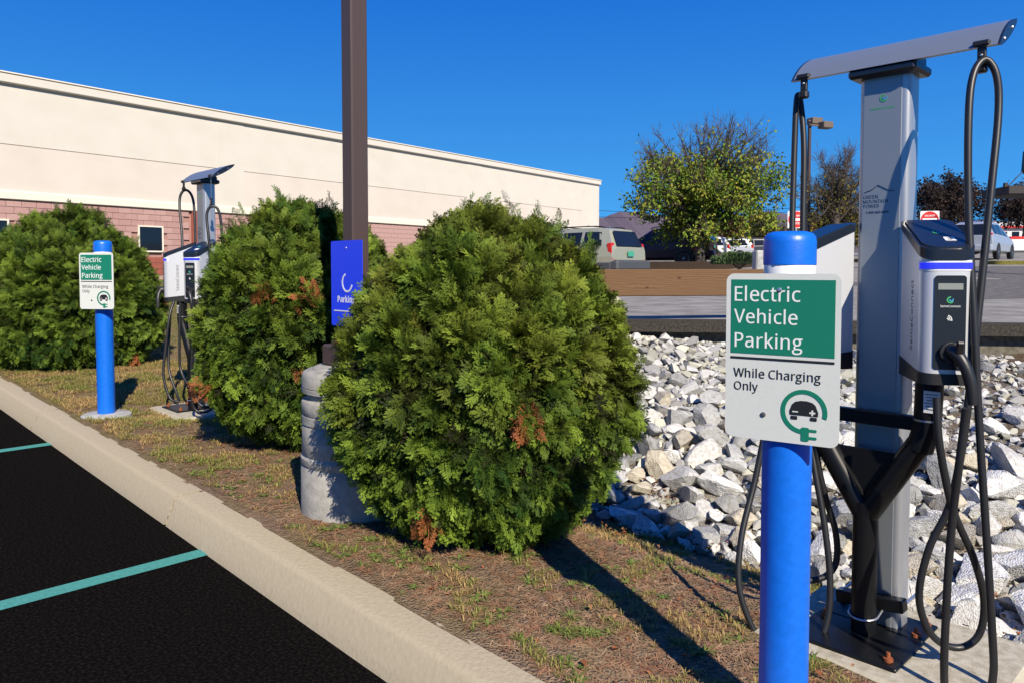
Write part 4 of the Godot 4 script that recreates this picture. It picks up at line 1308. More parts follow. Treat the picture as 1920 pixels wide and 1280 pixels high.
func build_trees():
	M.leaf_mesh = leaf_mesh()
	var f := at(1312, 492, 27.0)
	tree("leafy_tree", "broad yellow-green tree with bare twigs on top, behind the silver-green wagon", f, 5.0, Vector3(0.1, 2.55, 0), Vector3(2.7, 2.2, 2.4), 95, 19000, 0.13, [Color(0.05, 0.105, 0.013), Color(0.125, 0.20, 0.024), Color(0.21, 0.265, 0.032), Color(0.25, 0.23, 0.035)], 0.97)
	# mulch island under it
	var isl := MB.new()
	var pl := PackedVector2Array()
	for i in 20: pl.append(Vector2(cos(TAU * i / 20.0) * 3.4, sin(TAU * i / 20.0) * 1.9))
	isl.walls(T(), pl, flat_heights(20, -0.3), flat_heights(20, 0.10))
	var io := obj("planting_island", isl, M.mulch)
	io.position = Vector3(f.x - 0.3, f.y - 0.09, f.z)
	tag(io, "", "", "", "structure")
	var f2 := at(1568, 463, 38.0)
	tree("bare_tree", "half bare tree with grey twigs behind the tall lamp post", f2, 5.6, Vector3(0.2, 2.3, 0), Vector3(2.3, 2.3, 1.8), 55, 1600, 0.14, [Color(0.05, 0.06, 0.015), Color(0.12, 0.12, 0.02), Color(0.2, 0.15, 0.03)], 1.0)
	var f3 := at(1560, 470, 44.0)
	tree("yellow_tree", "low bushy yellow-green tree beneath the half bare tree", f3, 3.3, Vector3(0.4, 1.3, 0), Vector3(3.2, 1.45, 1.6), 45, 5200, 0.2, [Color(0.035, 0.05, 0.012), Color(0.085, 0.10, 0.018), Color(0.17, 0.14, 0.025), Color(0.19, 0.09, 0.025)], 0.2)
	var f4 := at(1782, 440, 55.0)
	tree("purple_tree", "dark purple-leaved round tree behind the do not enter sign", f4, 5.2, Vector3(-0.1, 1.9, 0), Vector3(2.55, 1.95, 2.1), 60, 6500, 0.22, [Color(0.012, 0.010, 0.012), Color(0.028, 0.018, 0.018), Color(0.05, 0.03, 0.025)], 0.15)
	var f5 := at(1922, 440, 52.0)
	tree("purple_tree", "dark purple-leaved tree at the right edge under the dark canopy", f5, 4.4, Vector3(0, 1.6, 0), Vector3(1.9, 1.5, 1.5), 45, 4200, 0.22, [Color(0.012, 0.010, 0.012), Color(0.028, 0.018, 0.018), Color(0.05, 0.03, 0.025)], 0.1)
	var f6 := at(1432, 470, 60.0)
	tree("green_tree", "small green tree far behind the junipers", f6, 3.0, Vector3(0, 1.3, 0), Vector3(1.7, 1.2, 1.4), 30, 2600, 0.22, [Color(0.03, 0.05, 0.012), Color(0.07, 0.09, 0.018), Color(0.16, 0.08, 0.025)], 0.1)
	var f7 := at(1375, 468, 62.0)
	tree("russet_tree", "small russet-leaved tree right of the broad yellow-green tree", f7, 3.2, Vector3(0, 1.5, 0), Vector3(1.6, 1.2, 1.4), 28, 2200, 0.2, [Color(0.07, 0.04, 0.02), Color(0.15, 0.06, 0.025), Color(0.2, 0.10, 0.03)], 0.3)
	# low juniper
	var jp := at(1386, 500, 20.0)
	var j := thing("juniper_shrub", "low spreading blue-green juniper above the guard rail", "shrub", jp)
	var jm := MB.new()
	for i in 60:
		var an := rng.randf() * TAU
		var tip := Vector3(cos(an) * 0.62, 0.16 + 0.16 * rng.randf(), sin(an) * 0.5) * (0.5 + 0.5 * rng.randf())
		jm.tube(PackedVector3Array([Vector3(0, -0.1, 0), tip * 0.5 + Vector3(0, 0.06, 0), tip]), 0.008, 3, false)
	obj("stem", jm, M.bark, j)
	var pls := []
	var pc := PackedColorArray()
	for i in 1500:
		var an := rng.randf() * TAU
		var rr := sqrt(rng.randf())
		var p := Vector3(cos(an) * rr * 0.68, 0.05 + (0.30 - 0.16 * rr * rr) * rng.randf(), sin(an) * rr * 0.5)
		var up := Vector3(cos(an) * 0.7, 0.45 + 0.4 * rng.randf(), sin(an) * 0.7).normalized()
		var side := up.cross(Vector3(rng.randfn(), rng.randfn(), rng.randfn())).normalized()
		pls.append(Transform3D(Basis(side, up, side.cross(up)).scaled_local(Vector3.ONE * (0.07 + 0.06 * rng.randf())), p))
		pc.append(Color(0.05, 0.09, 0.04).lerp(Color(0.10, 0.15, 0.06), rng.randf()))
	many("foliage", M.leaf_mesh, M.leaf, pls, pc, j)

# ---------- rocks ----------
func rock_mesh(sd: int) -> ArrayMesh:
	var r := RandomNumberGenerator.new()
	r.seed = sd
	var p := (1.0 + sqrt(5.0)) / 2.0
	var vs := []
	for q in [[-1, p, 0], [1, p, 0], [-1, -p, 0], [1, -p, 0], [0, -1, p], [0, 1, p], [0, -1, -p], [0, 1, -p], [p, 0, -1], [p, 0, 1], [-p, 0, -1], [-p, 0, 1]]: vs.append(Vector3(q[0], q[1], q[2]).normalized())
	var fs := [[0, 11, 5], [0, 5, 1], [0, 1, 7], [0, 7, 10], [0, 10, 11], [1, 5, 9], [5, 11, 4], [11, 10, 2], [10, 7, 6], [7, 1, 8], [3, 9, 4], [3, 4, 2], [3, 2, 6], [3, 6, 8], [3, 8, 9], [4, 9, 5], [2, 4, 11], [6, 2, 10], [8, 6, 7], [9, 8, 1]]
	for it in 2:
		var nf := []
		for f in fs:
			var a: Vector3 = vs[f[0]]
			var b: Vector3 = vs[f[1]]
			var c: Vector3 = vs[f[2]]
			var i := vs.size()
			vs.append(((a + b) / 2.0).normalized()); vs.append(((b + c) / 2.0).normalized()); vs.append(((c + a) / 2.0).normalized())
			nf.append([f[0], i, i + 2]); nf.append([f[1], i + 1, i]); nf.append([f[2], i + 2, i + 1]); nf.append([i, i + 1, i + 2])
		fs = nf
	var planes := []
	for i in 10: planes.append([Vector3(r.randfn(), r.randfn(), r.randfn()).normalized(), 0.36 + 0.36 * r.randf()])
	var rot := Basis(Vector3(r.randfn(), r.randfn(), r.randfn()).normalized(), r.randf() * 3.0)
	for i in vs.size():
		var q: Vector3 = vs[i]
		for pl in planes:
			var d: float = q.dot(pl[0]) - pl[1]
			if d > 0.0: q -= pl[0] * d
		q *= 1.0 + 0.05 * r.randf()
		vs[i] = rot * q
	var lo := Vector3.ONE * 9.0
	var hi := Vector3.ONE * -9.0
	for q in vs:
		lo = lo.min(q)
		hi = hi.max(q)
	var want := Vector3(r.randf_range(0.9, 1.35), r.randf_range(0.6, 1.0), r.randf_range(0.75, 1.1))
	for i in vs.size(): vs[i] = ((vs[i] as Vector3) - (lo + hi) * 0.5) * 2.0 / (hi - lo) * want
	var m := MB.new()
	for f in fs: m.tri(vs[f[0]], vs[f[1]], vs[f[2]], vs[f[0]] + vs[f[1]] + vs[f[2]])
	return m.mesh()

func build_rocks():
	var shapes := []
	for i in 14: shapes.append(rock_mesh(100 + i * 7))
	var cell := {}
	var put := []
	var free := func(x: float, z: float, r: float, k: float) -> bool:
		var cx := int(floor(x / 0.3))
		var cz := int(floor(z / 0.3))
		for i in range(cx - 1, cx + 2):
			for j in range(cz - 1, cz + 2):
				for q in cell.get(Vector2i(i, j), []):
					if Vector2(q[0] - x, q[1] - z).length() < (q[2] + r) * k: return false
		return true
	var classes := [[0.100, 0.138, 42, 0.84], [0.070, 0.100, 130, 0.79], [0.045, 0.070, 340, 0.73], [0.022, 0.045, 2100, 0.64]]
	for cl in classes:
		var made := 0
		for tries in cl[2] * 30:
			if made >= cl[2]: break
			var x := rng.randf_range(-0.2, 6.4)
			var z := rng.randf_range(1.6, 7.6)
			var r: float = rng.randf_range(cl[0], cl[1])
			var q := to_ab(x, z)
			var edge := -1.70 - 0.10 * noise.get_noise_2d(q.x * 120.0, 3.0)
			if q.y > edge - r * 0.6 or z > wall_z(x) - r - 0.02: continue
			var s := x / z
			if s < 0.05 or s > 0.74: continue
			var a := (0.655 - x) / 0.697
			var ze := 4.285 + 0.717 * a
			var u := (z - ze) / (wall_z(x) - ze)
			if r > 0.072 and u > 0.72: continue
			if r > 0.105 and u > 0.5: continue
			if s > 0.57 and u > 0.5 and rng.randf() < (0.93 if r > 0.03 else 0.6): continue
			if r > 0.045 and u > 0.5 and rng.randf() < 0.55: continue
			var sl := Vector2(x - 1.37, z - 2.83)
			if absf(sl.dot(Vector2(0.697, -0.717))) < 0.36 + r and absf(sl.dot(N2) - 0.1) < 0.3 + r: continue
			if not free.call(x, z, r, cl[3]): continue
			made += 1
			var c := Vector2i(int(floor(x / 0.3)), int(floor(z / 0.3)))
			if not cell.has(c): cell[c] = []
			cell[c].append([x, z, r])
			put.append([x, z, r])
	put.sort_custom(func(a, b): return a[2] / a[1] > b[2] / b[1])
	var tone_words := ["pale grey", "mid grey", "tan-stained", "dark grey", "white"]
	var zone := func(q: Array) -> String:
		var s: float = q[0] / q[1]
		var side := "left of the sign" if s < 0.27 else ("behind the near bollard" if s < 0.43 else ("behind the charging station" if s < 0.555 else "at the right edge"))
		var a = (0.655 - q[0]) / 0.697
		var ze = 4.285 + 0.717 * a
		var u: float = (q[1] - ze) / (wall_z(q[0]) - ze)
		return ("low" if u < 0.3 else ("midway" if u < 0.6 else "high")) + " on the bank " + side
	var count := ["first", "second", "third", "fourth", "fifth", "sixth", "seventh", "eighth", "ninth", "tenth", "eleventh", "twelfth", "thirteenth", "fourteenth", "fifteenth", "sixteenth", "seventeenth", "eighteenth", "nineteenth", "twentieth", "twenty-first", "twenty-second", "twenty-third", "twenty-fourth", "twenty-fifth", "twenty-sixth"]
	var tones := []
	var piles := {}
	for i in put.size():
		var roll := rng.randf()
		tones.append(0 if roll < 0.36 else (1 if roll < 0.56 else (2 if roll < 0.74 else (3 if roll < 0.82 else 4))))
		if i < 300:
			var key: String = tone_words[tones[i]] + "|" + zone.call(put[i])
			if not piles.has(key): piles[key] = []
			piles[key].append(i)
	var names := {}
	for key in piles:
		var row: Array = piles[key]
		row.sort_custom(func(a, b): return put[a][0] / put[a][1] < put[b][0] / put[b][1])
		var bits: PackedStringArray = key.split("|")
		for k in row.size():
			names[row[k]] = ("%s rock, the only one %s" % [bits[0], bits[1]]) if row.size() == 1 else ("%s rock, %s from left of those %s" % [bits[0], count[mini(k, 25)], bits[1]])
	var small := []
	var small_c := PackedColorArray()
	for i in put.size():
		var q: Array = put[i]
		var bs := Basis.from_euler(Vector3(rng.randf_range(-0.5, 0.5), rng.randf() * TAU, rng.randf_range(-0.5, 0.5)))
		var sc: float = q[2]
		bs = bs.scaled_local(Vector3(sc * rng.randf_range(0.9, 1.2), sc * rng.randf_range(0.72, 1.0), sc * rng.randf_range(0.85, 1.1)))
		var pos := V(q[0], ground(q[0], q[1]) + sc * (0.30 + 0.3 * rng.randf()), q[1])
		var tone: int = tones[i]
		if i < 300:
			var o := MeshInstance3D.new()
			o.name = numbered("rock")
			o.mesh = shapes[rng.randi() % 14]
			o.material_override = M.stone[tone]
			o.transform = Transform3D(bs, pos)
			add_child(o)
			var where: String = names[i]
			tag(o, where, "rock", "white rocks piled on the bank")
		else:
			small.append(Transform3D(bs, pos))
			var g := rng.randf_range(0.34, 0.8)
			small_c.append(Color(g, g * 0.985, g * (0.95 if rng.randf() < 0.7 else 0.82)))
	for k in 3:
		var part := []
		var tint := PackedColorArray()
		for i in range(k, small.size(), 3):
			part.append(small[i])
			tint.append(small_c[i])
		many("rubble", shapes[[1, 5, 8][k]], M.pebble, part, tint)
	var gr := []
	var gc := PackedColorArray()
	for i in 16000:
		var x := rng.randf_range(0.2, 6.2)
		var z := rng.randf_range(1.8, 7.5)
		if to_ab(x, z).y > -1.66 - 0.2 * rng.randf() or z > wall_z(x) - 0.03 or x / z > 0.72: continue
		if x / z > 0.56 and z > 4.7 and noise.get_noise_2d(x * 55.0, z * 55.0) > 0.05 and rng.randf() < 0.8: continue
		var r := rng.randf_range(0.005, 0.02)
		gr.append(Transform3D(Basis.from_euler(Vector3(rng.randf() * 6.0, rng.randf() * 6.0, 0)).scaled_local(Vector3(r, r * 0.7, r)), V(x, ground(x, z) + r * 0.5, z)))
		var g := rng.randf_range(0.2, 0.55)
		gc.append(Color(g, g * 0.97, g * 0.9))
	many("gravel", rock_low(), M.pebble, gr, gc)

func rock_low() -> ArrayMesh:
	var m := MB.new()
	var p := [Vector3(1, 0.1, 0), Vector3(-0.9, 0, 0.2), Vector3(0.1, 0.9, 0.1), Vector3(0, -1, 0), Vector3(0.2, 0.1, 1), Vector3(-0.1, 0, -0.9)]
	for f in [[0, 2, 4], [2, 1, 4], [1, 3, 4], [3, 0, 4], [0, 2, 5], [2, 1, 5], [1, 3, 5], [3, 0, 5]]: m.tri(p[f[0]], p[f[1]], p[f[2]], p[f[0]] + p[f[1]] + p[f[2]])
	return m.mesh()

# ---------- grass and litter ----------
func tuft_mesh(blades: int, wide: float, spread: float) -> ArrayMesh:
	var m := MB.new()
	for i in blades:
		var an := TAU * i / blades + rng.randf()
		var d := Vector3(cos(an), 0, sin(an))
		var s := Vector3(-d.z, 0, d.x) * wide
		var p := d * 0.08 * rng.randf()
		var k := 0.5 + 0.5 * rng.randf()
		var q := p + d * spread * 0.35 + Vector3(0, 0.6 * k, 0)
		var e := p + d * spread * (0.7 + 0.5 * rng.randf()) + Vector3(0, k * (1.0 - 0.35 * spread), 0)
		m.quad(p - s, p + s, q + s * 0.8, q - s * 0.8, Vector3.UP)
		m.tri(q - s * 0.8, q + s * 0.8, e, Vector3.UP)
	return m.mesh()

func on_pad(p: Vector2) -> bool:
	for c in [Vector2(1.388, 2.83), Vector2(-2.765, 6.99)]:
		var d: Vector2 = p - c
		if absf(d.dot(-D2) - 0.09) < 0.41 and absf(d.dot(N2) - 0.12) < 0.33: return true
	return p.distance_to(Vector2(-3.36, 6.3)) < 0.19

func build_grass():
	var fine := tuft_mesh(8, 0.035, 0.7)
	var weed := tuft_mesh(9, 0.09, 1.3)
	var litter := MB.new()
	for i in 5:
		var p := Vector3(rng.randf() - 0.5, 0.05 + 0.15 * rng.randf(), rng.randf() - 0.5)
		var an := rng.randf() * TAU
		var d := Vector3(cos(an), 0.15 * rng.randfn(), sin(an)) * 0.5
		var s := Vector3(-d.z, 0.1, d.x) * 0.09
		litter.quad(p - d - s, p + d - s, p + d + s, p - d + s, Vector3.UP)
	var lit := litter.mesh()
	var A := [[], [], []]
	var C := [PackedColorArray(), PackedColorArray(), PackedColorArray()]
	for i in 58000:
		var u := rng.randf()
		var a := lerpf(-3.0, 8.5, pow(u, 1.25))
		var b := rng.randf_range(-1.80, -0.03)
		var p := AB(a, b)
		if p.y < 1.7: continue
		var clump := noise.get_noise_2d(p.x * 210.0, p.y * 210.0) + 0.5 * noise_b.get_noise_2d(p.x * 420.0, p.y * 420.0)
		var far := smoothstep(1.2, 4.0, a) + 0.7 * smoothstep(-1.1, -1.6, b) * smoothstep(0.8, -0.5, a)
		if on_pad(p): continue
		var pos := V(p.x, ground(p.x, p.y), p.y)
		var yaw := Basis(Vector3.UP, rng.randf() * TAU)
		if rng.randf() < 0.45 - 0.25 * far:
			var s := rng.randf_range(0.018, 0.05)
			A[0].append(Transform3D(yaw.scaled_local(Vector3(s, s * 0.5, s)), pos))
			C[0].append(Color(0.40, 0.28, 0.165).lerp(Color(0.30, 0.145, 0.085), rng.randf()) * rng.randf_range(0.6, 1.15))
		elif clump + 0.42 * far + 0.25 * (rng.randf() - 0.5) > 0.22:
			var s := rng.randf_range(0.022, 0.05) * (1.0 + 0.25 * far)
			A[1].append(Transform3D(yaw.scaled_local(Vector3(s, s * rng.randf_range(0.6, 1.0), s)), pos))
			var g := clampf(0.55 + 0.9 * noise_b.get_noise_2d(p.x * 130.0, p.y * 130.0) - 0.15 * far + 0.5 * (rng.randf() - 0.5), 0.0, 1.0)
			C[1].append(Color(0.40, 0.265, 0.115).lerp(Color(0.16, 0.195, 0.04), g))
		elif clump > 0.0 and rng.randf() < 0.22:
			var s = rng.randf_range(0.02, 0.05)
			A[2].append(Transform3D(yaw.scaled_local(Vector3(s, s * 0.55, s)), pos))
			C[2].append(Color(0.09, 0.15, 0.03).lerp(Color(0.17, 0.2, 0.05), rng.randf()))
	for i in 16000:
		var a := rng.randf_range(1.0, 16.0)
		var b := -rng.randf_range(1.5, 14.0)
		var p := AB(a, b)
		if p.x > -0.6: continue
		var s := rng.randf_range(0.04, 0.085)
		A[1].append(Transform3D(Basis(Vector3.UP, rng.randf() * TAU).scaled_local(Vector3(s, s * 0.8, s)), V(p.x, ground(p.x, p.y), p.y)))
		C[1].append(Color(0.24, 0.2, 0.06).lerp(Color(0.14, 0.18, 0.03), rng.randf()))
	many("thatch", lit, M.grass, A[0], C[0])
	many("grass", fine, M.grass, A[1], C[1])
	many("weeds", weed, M.grass, A[2], C[2])
	# dry fallen leaves, on the verge and between the rocks
	var L := []
	var LC := PackedColorArray()
	for i in 1150:
		var p := AB(rng.randf_range(-3.2, 4.5), -rng.randf_range(0.05, 1.5))
		var s := rng.randf_range(0.010, 0.022)
		if i > 420:
			var k := i % 6
			var cpt: Vector2 = [Vector2(0.62, 4.1), Vector2(0.95, 4.0), Vector2(1.95, 3.05), Vector2(2.35, 3.1), Vector2(0.95, 4.7), Vector2(2.2, 3.5)][k]
			p = cpt + Vector2(rng.randfn(), rng.randfn()) * 0.11
		L.append(Transform3D(Basis.from_euler(Vector3(rng.randf_range(-0.7, 0.7) - PI / 2, rng.randf() * TAU, 0)).scaled_local(Vector3(s * 1.6, s * 1.5, s * 3.0)), V(p.x, ground(p.x, p.y) + (0.012 if i < 420 else 0.05 * rng.randf()), p.y)))
		LC.append(Color(0.27, 0.09, 0.04).lerp(Color(0.33, 0.19, 0.09), rng.randf()) * rng.randf_range(0.6, 1.0))
	many("fallen_leaves", M.leaf_mesh, M.leaf, L, LC)

# ---------- vehicles ----------
func car(label: String, where: Vector3, yaw: float, paint: Material, S: Array, opt: Dictionary) -> Node3D:
	var t := thing(opt.get("name", "parked_car"), label, opt.get("category", "car"), where, yaw, "vehicles parked beyond the rail")
	var ring := func(s: Array) -> Array:   # z, sill, belt, roof, low half width, roof half width
		var w: float = s[4]
		var half := [Vector3(w * 0.8, s[1], s[0]), Vector3(w, s[1] + 0.10, s[0]), Vector3(w * 1.01, lerpf(s[1], s[2], 0.6), s[0]), Vector3(w * 0.975, s[2], s[0]), Vector3(s[5], s[3] - 0.05, s[0]), Vector3(s[5] * 0.85, s[3], s[0])]
		var o := []
		for p in half: o.append(p)
		o.append(Vector3(0, s[3] + 0.015, s[0]))
		for i in 6:
			var p: Vector3 = half[5 - i]
			o.append(Vector3(-p.x, p.y, p.z))
		return o
	var rings := []
	for s in S: rings.append(ring.call(s))
	var body := MB.new()
	for i in rings.size() - 1:
		for k in 12:
			var a: Vector3 = rings[i][k]
			var b: Vector3 = rings[i][k + 1]
			var c: Vector3 = rings[i + 1][k + 1]
			var d: Vector3 = rings[i + 1][k]
			var mid := (a + b + c + d) / 4.0
			body.quad(a, b, c, d, Vector3(mid.x, (mid.y - 0.75) * 1.2, 0.35 * mid.z))
	for e in [0, rings.size() - 1]:
		for k in range(1, 12): body.tri(rings[e][0], rings[e][k], rings[e][k + 1], Vector3(0, 0, -1 if e == 0 else 1))
	obj("body", body, paint, t)
	var side := func(z: float, f: float, sg: float) -> Vector3:
		for i in S.size() - 1:
			if z >= S[i][0] and z <= S[i + 1][0]:
				var u: float = (z - S[i][0]) / (S[i + 1][0] - S[i][0])
				var a: Vector3 = rings[i][3].lerp(rings[i + 1][3], u)
				var b: Vector3 = rings[i][4].lerp(rings[i + 1][4], u)
				var p := a.lerp(b, f)
				return Vector3((p.x + 0.006) * sg, p.y, p.z)
		return Vector3.ZERO
	for sg in [-1.0, 1.0]:
		for w in opt.windows:   # z0 low, z1 low, z0 high, z1 high
			var g := MB.new()
			var n := 5
			for i in n:
				var u0 := float(i) / n
				var u1 := float(i + 1) / n
				g.quad(side.call(lerpf(w[0], w[1], u0), 0.08, sg), side.call(lerpf(w[0], w[1], u1), 0.08, sg), side.call(lerpf(w[2], w[3], u1), 0.86, sg), side.call(lerpf(w[2], w[3], u0), 0.86, sg), Vector3(sg, 0.2, 0))
			obj("side_window", g, M.glass, t)
		for z in opt.axles:
			var ar := MB.new()
			ar.lathe(Transform3D(Basis(Vector3.BACK, -sg * PI / 2), Vector3(sg * (S[3][4] - 0.02), 0.33, z)), [Vector2(0.385, 0.0), Vector2(0.385, 0.035), Vector2(0.0, 0.036)], 20)
			obj("wheel_arch", ar, M.black, t)
			var ty := MB.new()
			ty.lathe(Transform3D(Basis(Vector3.BACK, -sg * PI / 2), Vector3(sg * (S[3][4] - 0.17), 0.32, z)), [Vector2(0.0, 0.0), Vector2(0.3, 0.0), Vector2(0.32, 0.02), Vector2(0.32, 0.18), Vector2(0.30, 0.20), Vector2(0.22, 0.195)], 22)
			var wh := obj("wheel", ty, M.tyre, t)
			var ri := MB.new()
			ri.lathe(Transform3D(Basis(Vector3.BACK, -sg * PI / 2), Vector3(sg * (S[3][4] - 0.17), 0.32, z)), [Vector2(0.22, 0.19), Vector2(0.19, 0.17), Vector2(0.06, 0.185), Vector2(0.0, 0.19)], 14)
			obj("rim", ri, M.rim, wh)
		var tl := MB.new()
		var q: Array = opt.tail   # x, y0, y1, z, width
		tl.box(Transform3D(Basis(Vector3.RIGHT, -0.14), Vector3(sg * q[0], (q[1] + q[2]) / 2.0, q[3])), Vector3(q[4], q[2] - q[1], 0.16), 0.02)
		var lamp := obj("tail_lamp", tl, M.lens_red, t)
		var rv := MB.new()
		rv.box(Transform3D(Basis(Vector3.RIGHT, -0.14), Vector3(sg * (q[0] - 0.02), lerpf(q[1], q[2], 0.42), q[3] + 0.012)), Vector3(q[4] * 0.8, (q[2] - q[1]) * 0.18, 0.15), 0.01)
		obj("reversing_lamp", rv, M.white, lamp)
	var rw := MB.new()
	var r: Array = opt.rear   # half width low, y low, z low, half width high, y high, z high
	var n3 := Vector3(0, r[2] - r[5], r[4] - r[1]).normalized()
	for e in [[0.0, 1.0]]:
		rw.quad(Vector3(-r[0], r[1], r[2]), Vector3(r[0], r[1], r[2]), Vector3(r[3], r[4], r[5]), Vector3(-r[3], r[4], r[5]), n3)
	obj("rear_window", rw, M.glass, t)
	var bp := MB.new()
	bp.box(T(Vector3(0, 0.47, r[2] + 0.02)), Vector3(S[3][4] * 2.02, 0.30, 0.30), 0.06)
	obj("rear_bumper", bp, opt.get("bumper", paint), t)
	var npl := MB.new()
	npl.box(T(Vector3(0, opt.get("plate_y", 0.82), r[2] + opt.get("plate_z", 0.035))), Vector3(0.31, 0.155, 0.012), 0.003)
	obj("number_plate", npl, M.plate_green, t)
	if opt.has("cladding"):
		for sg in [-1.0, 1.0]:
			var cl := MB.new()
			cl.box(T(Vector3(sg * (S[3][4] + 0.0), 0.42, 1.87)), Vector3(0.05, 0.26, 0.55), 0.015)
			cl.box(T(Vector3(sg * (S[3][4] + 0.0), 0.36, -0.05)), Vector3(0.05, 0.18, 1.75), 0.015)
			obj("cladding", cl, M.trim_grey, t)
	if opt.has("rails"):
		for sg in [-1.0, 1.0]:
			var ra := MB.new()
			var y: float = opt.rails
			ra.tube(smooth_path([Vector3(sg * 0.52, y - 0.04, -0.2), Vector3(sg * 0.53, y + 0.035, -0.05), Vector3(sg * 0.53, y + 0.05, 0.7), Vector3(sg * 0.53, y + 0.035, 1.55), Vector3(sg * 0.52, y - 0.04, 1.72)], 4), 0.018, 6)
			obj("roof_rail", ra, M.black, t)
		for z in [0.1, 1.1]:
			var cb := MB.new()
			cb.tube(PackedVector3Array([Vector3(-0.55, float(opt.rails) + 0.06, z), Vector3(0.55, float(opt.rails) + 0.06, z)]), 0.016, 6)
			obj("roof_bar", cb, M.black, t)
	return t

func heading(hx: float, hz: float) -> float:
	return atan2(-hx, hz)

func build_cars():
	M.plate_green = mat(0.05, 0.3, 0.2, 0.5)
	var sage := mat(0.34, 0.35, 0.27, 0.3, 0.3)
	var silver := mat(0.45, 0.47, 0.50, 0.3, 0.45)
	var maroon := mat(0.05, 0.012, 0.012, 0.3, 0.2)
	var darkblue := mat(0.02, 0.025, 0.04, 0.3)
	var pale := mat(0.6, 0.6, 0.6, 0.35)
	var wagon := [[-2.2, 0.34, 0.60, 0.66, 0.70, 0.60], [-2.08, 0.28, 0.72, 0.78, 0.82, 0.74], [-1.2, 0.26, 0.86, 0.94, 0.86, 0.78], [-0.9, 0.26, 0.90, 1.0, 0.865, 0.76], [-0.15, 0.26, 0.95, 1.50, 0.865, 0.63], [0.3, 0.26, 0.96, 1.56, 0.865, 0.635], [1.55, 0.26, 0.99, 1.56, 0.865, 0.635], [1.92, 0.28, 1.0, 1.51, 0.86, 0.62], [2.16, 0.34, 1.0, 1.07, 0.85, 0.76], [2.21, 0.36, 0.9, 0.95, 0.83, 0.74]]
	var wopt := {"windows": [[-0.55, 0.28, -0.22, 0.28], [0.34, 1.02, 0.34, 1.02], [1.12, 1.80, 1.12, 1.70]], "axles": [-1.3, 1.22], "tail": [0.765, 0.60, 1.10, 2.10, 0.17], "rear": [0.66, 1.02, 2.225, 0.56, 1.46, 2.01], "bumper": M.trim_grey, "cladding": true, "rails": 1.56, "plate_y": 0.80, "plate_z": 0.035}
	var p := at(1150, 500, 22.0)
	car("silver-green wagon with roof rails and grey bumper behind the wooden rail", Vector3(p.x - 1.15, EYE - 0.36, p.z - 1.6), heading(-0.74, 0.67), sage, wagon, wopt)
	var van := [[-2.3, 0.34, 0.62, 0.7, 0.74, 0.62], [-2.1, 0.26, 0.78, 0.86, 0.88, 0.8], [-1.3, 0.25, 0.95, 1.05, 0.93, 0.82], [-1.0, 0.25, 0.98, 1.12, 0.93, 0.78], [-0.1, 0.25, 1.0, 1.60, 0.93, 0.66], [0.4, 0.25, 1.02, 1.68, 0.93, 0.67], [1.6, 0.25, 1.05, 1.66, 0.93, 0.67], [2.1, 0.27, 1.06, 1.58, 0.92, 0.65], [2.3, 0.34, 1.06, 1.12, 0.90, 0.80], [2.35, 0.36, 0.95, 1.0, 0.88, 0.78]]
	var vopt := {"windows": [[-0.6, 0.3, -0.2, 0.3], [0.38, 1.2, 0.38, 1.2], [1.28, 1.95, 1.28, 1.8]], "axles": [-1.4, 1.35], "tail": [0.80, 0.78, 1.12, 2.24, 0.17], "rear": [0.72, 1.08, 2.365, 0.60, 1.53, 2.16], "plate_y": 0.88, "plate_z": 0.04}
	var q := at(1822, 488, 34.0)
	car("silver minivan seen from behind, right of the do not enter sign", Vector3(q.x + 1.45, lot(q.x + 1.45, 35.6) + EYE, q.z - 1.6), heading(0.69, 0.72), silver, van, vopt)
	var d := at(1236, 498, 31.5)
	var wop2: Dictionary = wopt.duplicate()
	wop2.erase("bumper")
	wop2.erase("cladding")
	car("dark maroon vehicle in the shade of the broad yellow-green tree", Vector3(d.x, d.y - 0.05, d.z), heading(-0.9, 0.43), maroon, wagon, wop2)
	for e in [[1302, 482, 48.0, -0.95, 0.3, pale, "pale car behind the trunk of the broad yellow-green tree"], [1402, 478, 58.0, -1.0, 0.1, darkblue, "dark car far off left of the near bollard's cap"], [1428, 476, 66.0, 0.95, 0.3, maroon, "small dark maroon car farthest off above the juniper"], [1352, 479, 56.0, -1.0, 0.15, silver, "silver car far off right of the broad yellow-green tree"]]:
		var w := at(e[0], e[1], e[2])
		car(e[6], w - Vector3(0, 0.35, 0), heading(e[3], e[4]), e[5], wagon, wop2)

# ---------- street furniture and far things ----------
func do_not_enter(where: Vector3, yaw: float, label: String, base_y: float):
	var s := thing("do_not_enter_sign", label, "sign", where, yaw, "red and white do not enter signs")
	obj("plate", plate(rounded(0.76, 0.76, 0.04), 0.0, 0.004), M.white, s)
	obj("red_disc", plate(arc(Vector2.ZERO, 0.0, 0.36, 0.0, TAU - 0.001, 40), 0.004, 0.007), M.red, s)
	obj("white_bar", plate(rect(-0.29, -0.06, 0.29, 0.06), 0.007, 0.010), M.white, s)
	lettering("lettering", "DO NOT", 0.40, M.white, T(Vector3(0, 0.17, 0.008)), s, true, 0.004)
	lettering("lettering", "ENTER", 0.38, M.white, T(Vector3(0, -0.17, 0.008)), s, true, 0.004)
	var po := MB.new()
	po.box(T(Vector3(0, (base_y - where.y) / 2.0, -0.03)), Vector3(0.06, absf(base_y - where.y) + 0.7, 0.04), 0.005)
	obj("post", po, M.zinc, s)

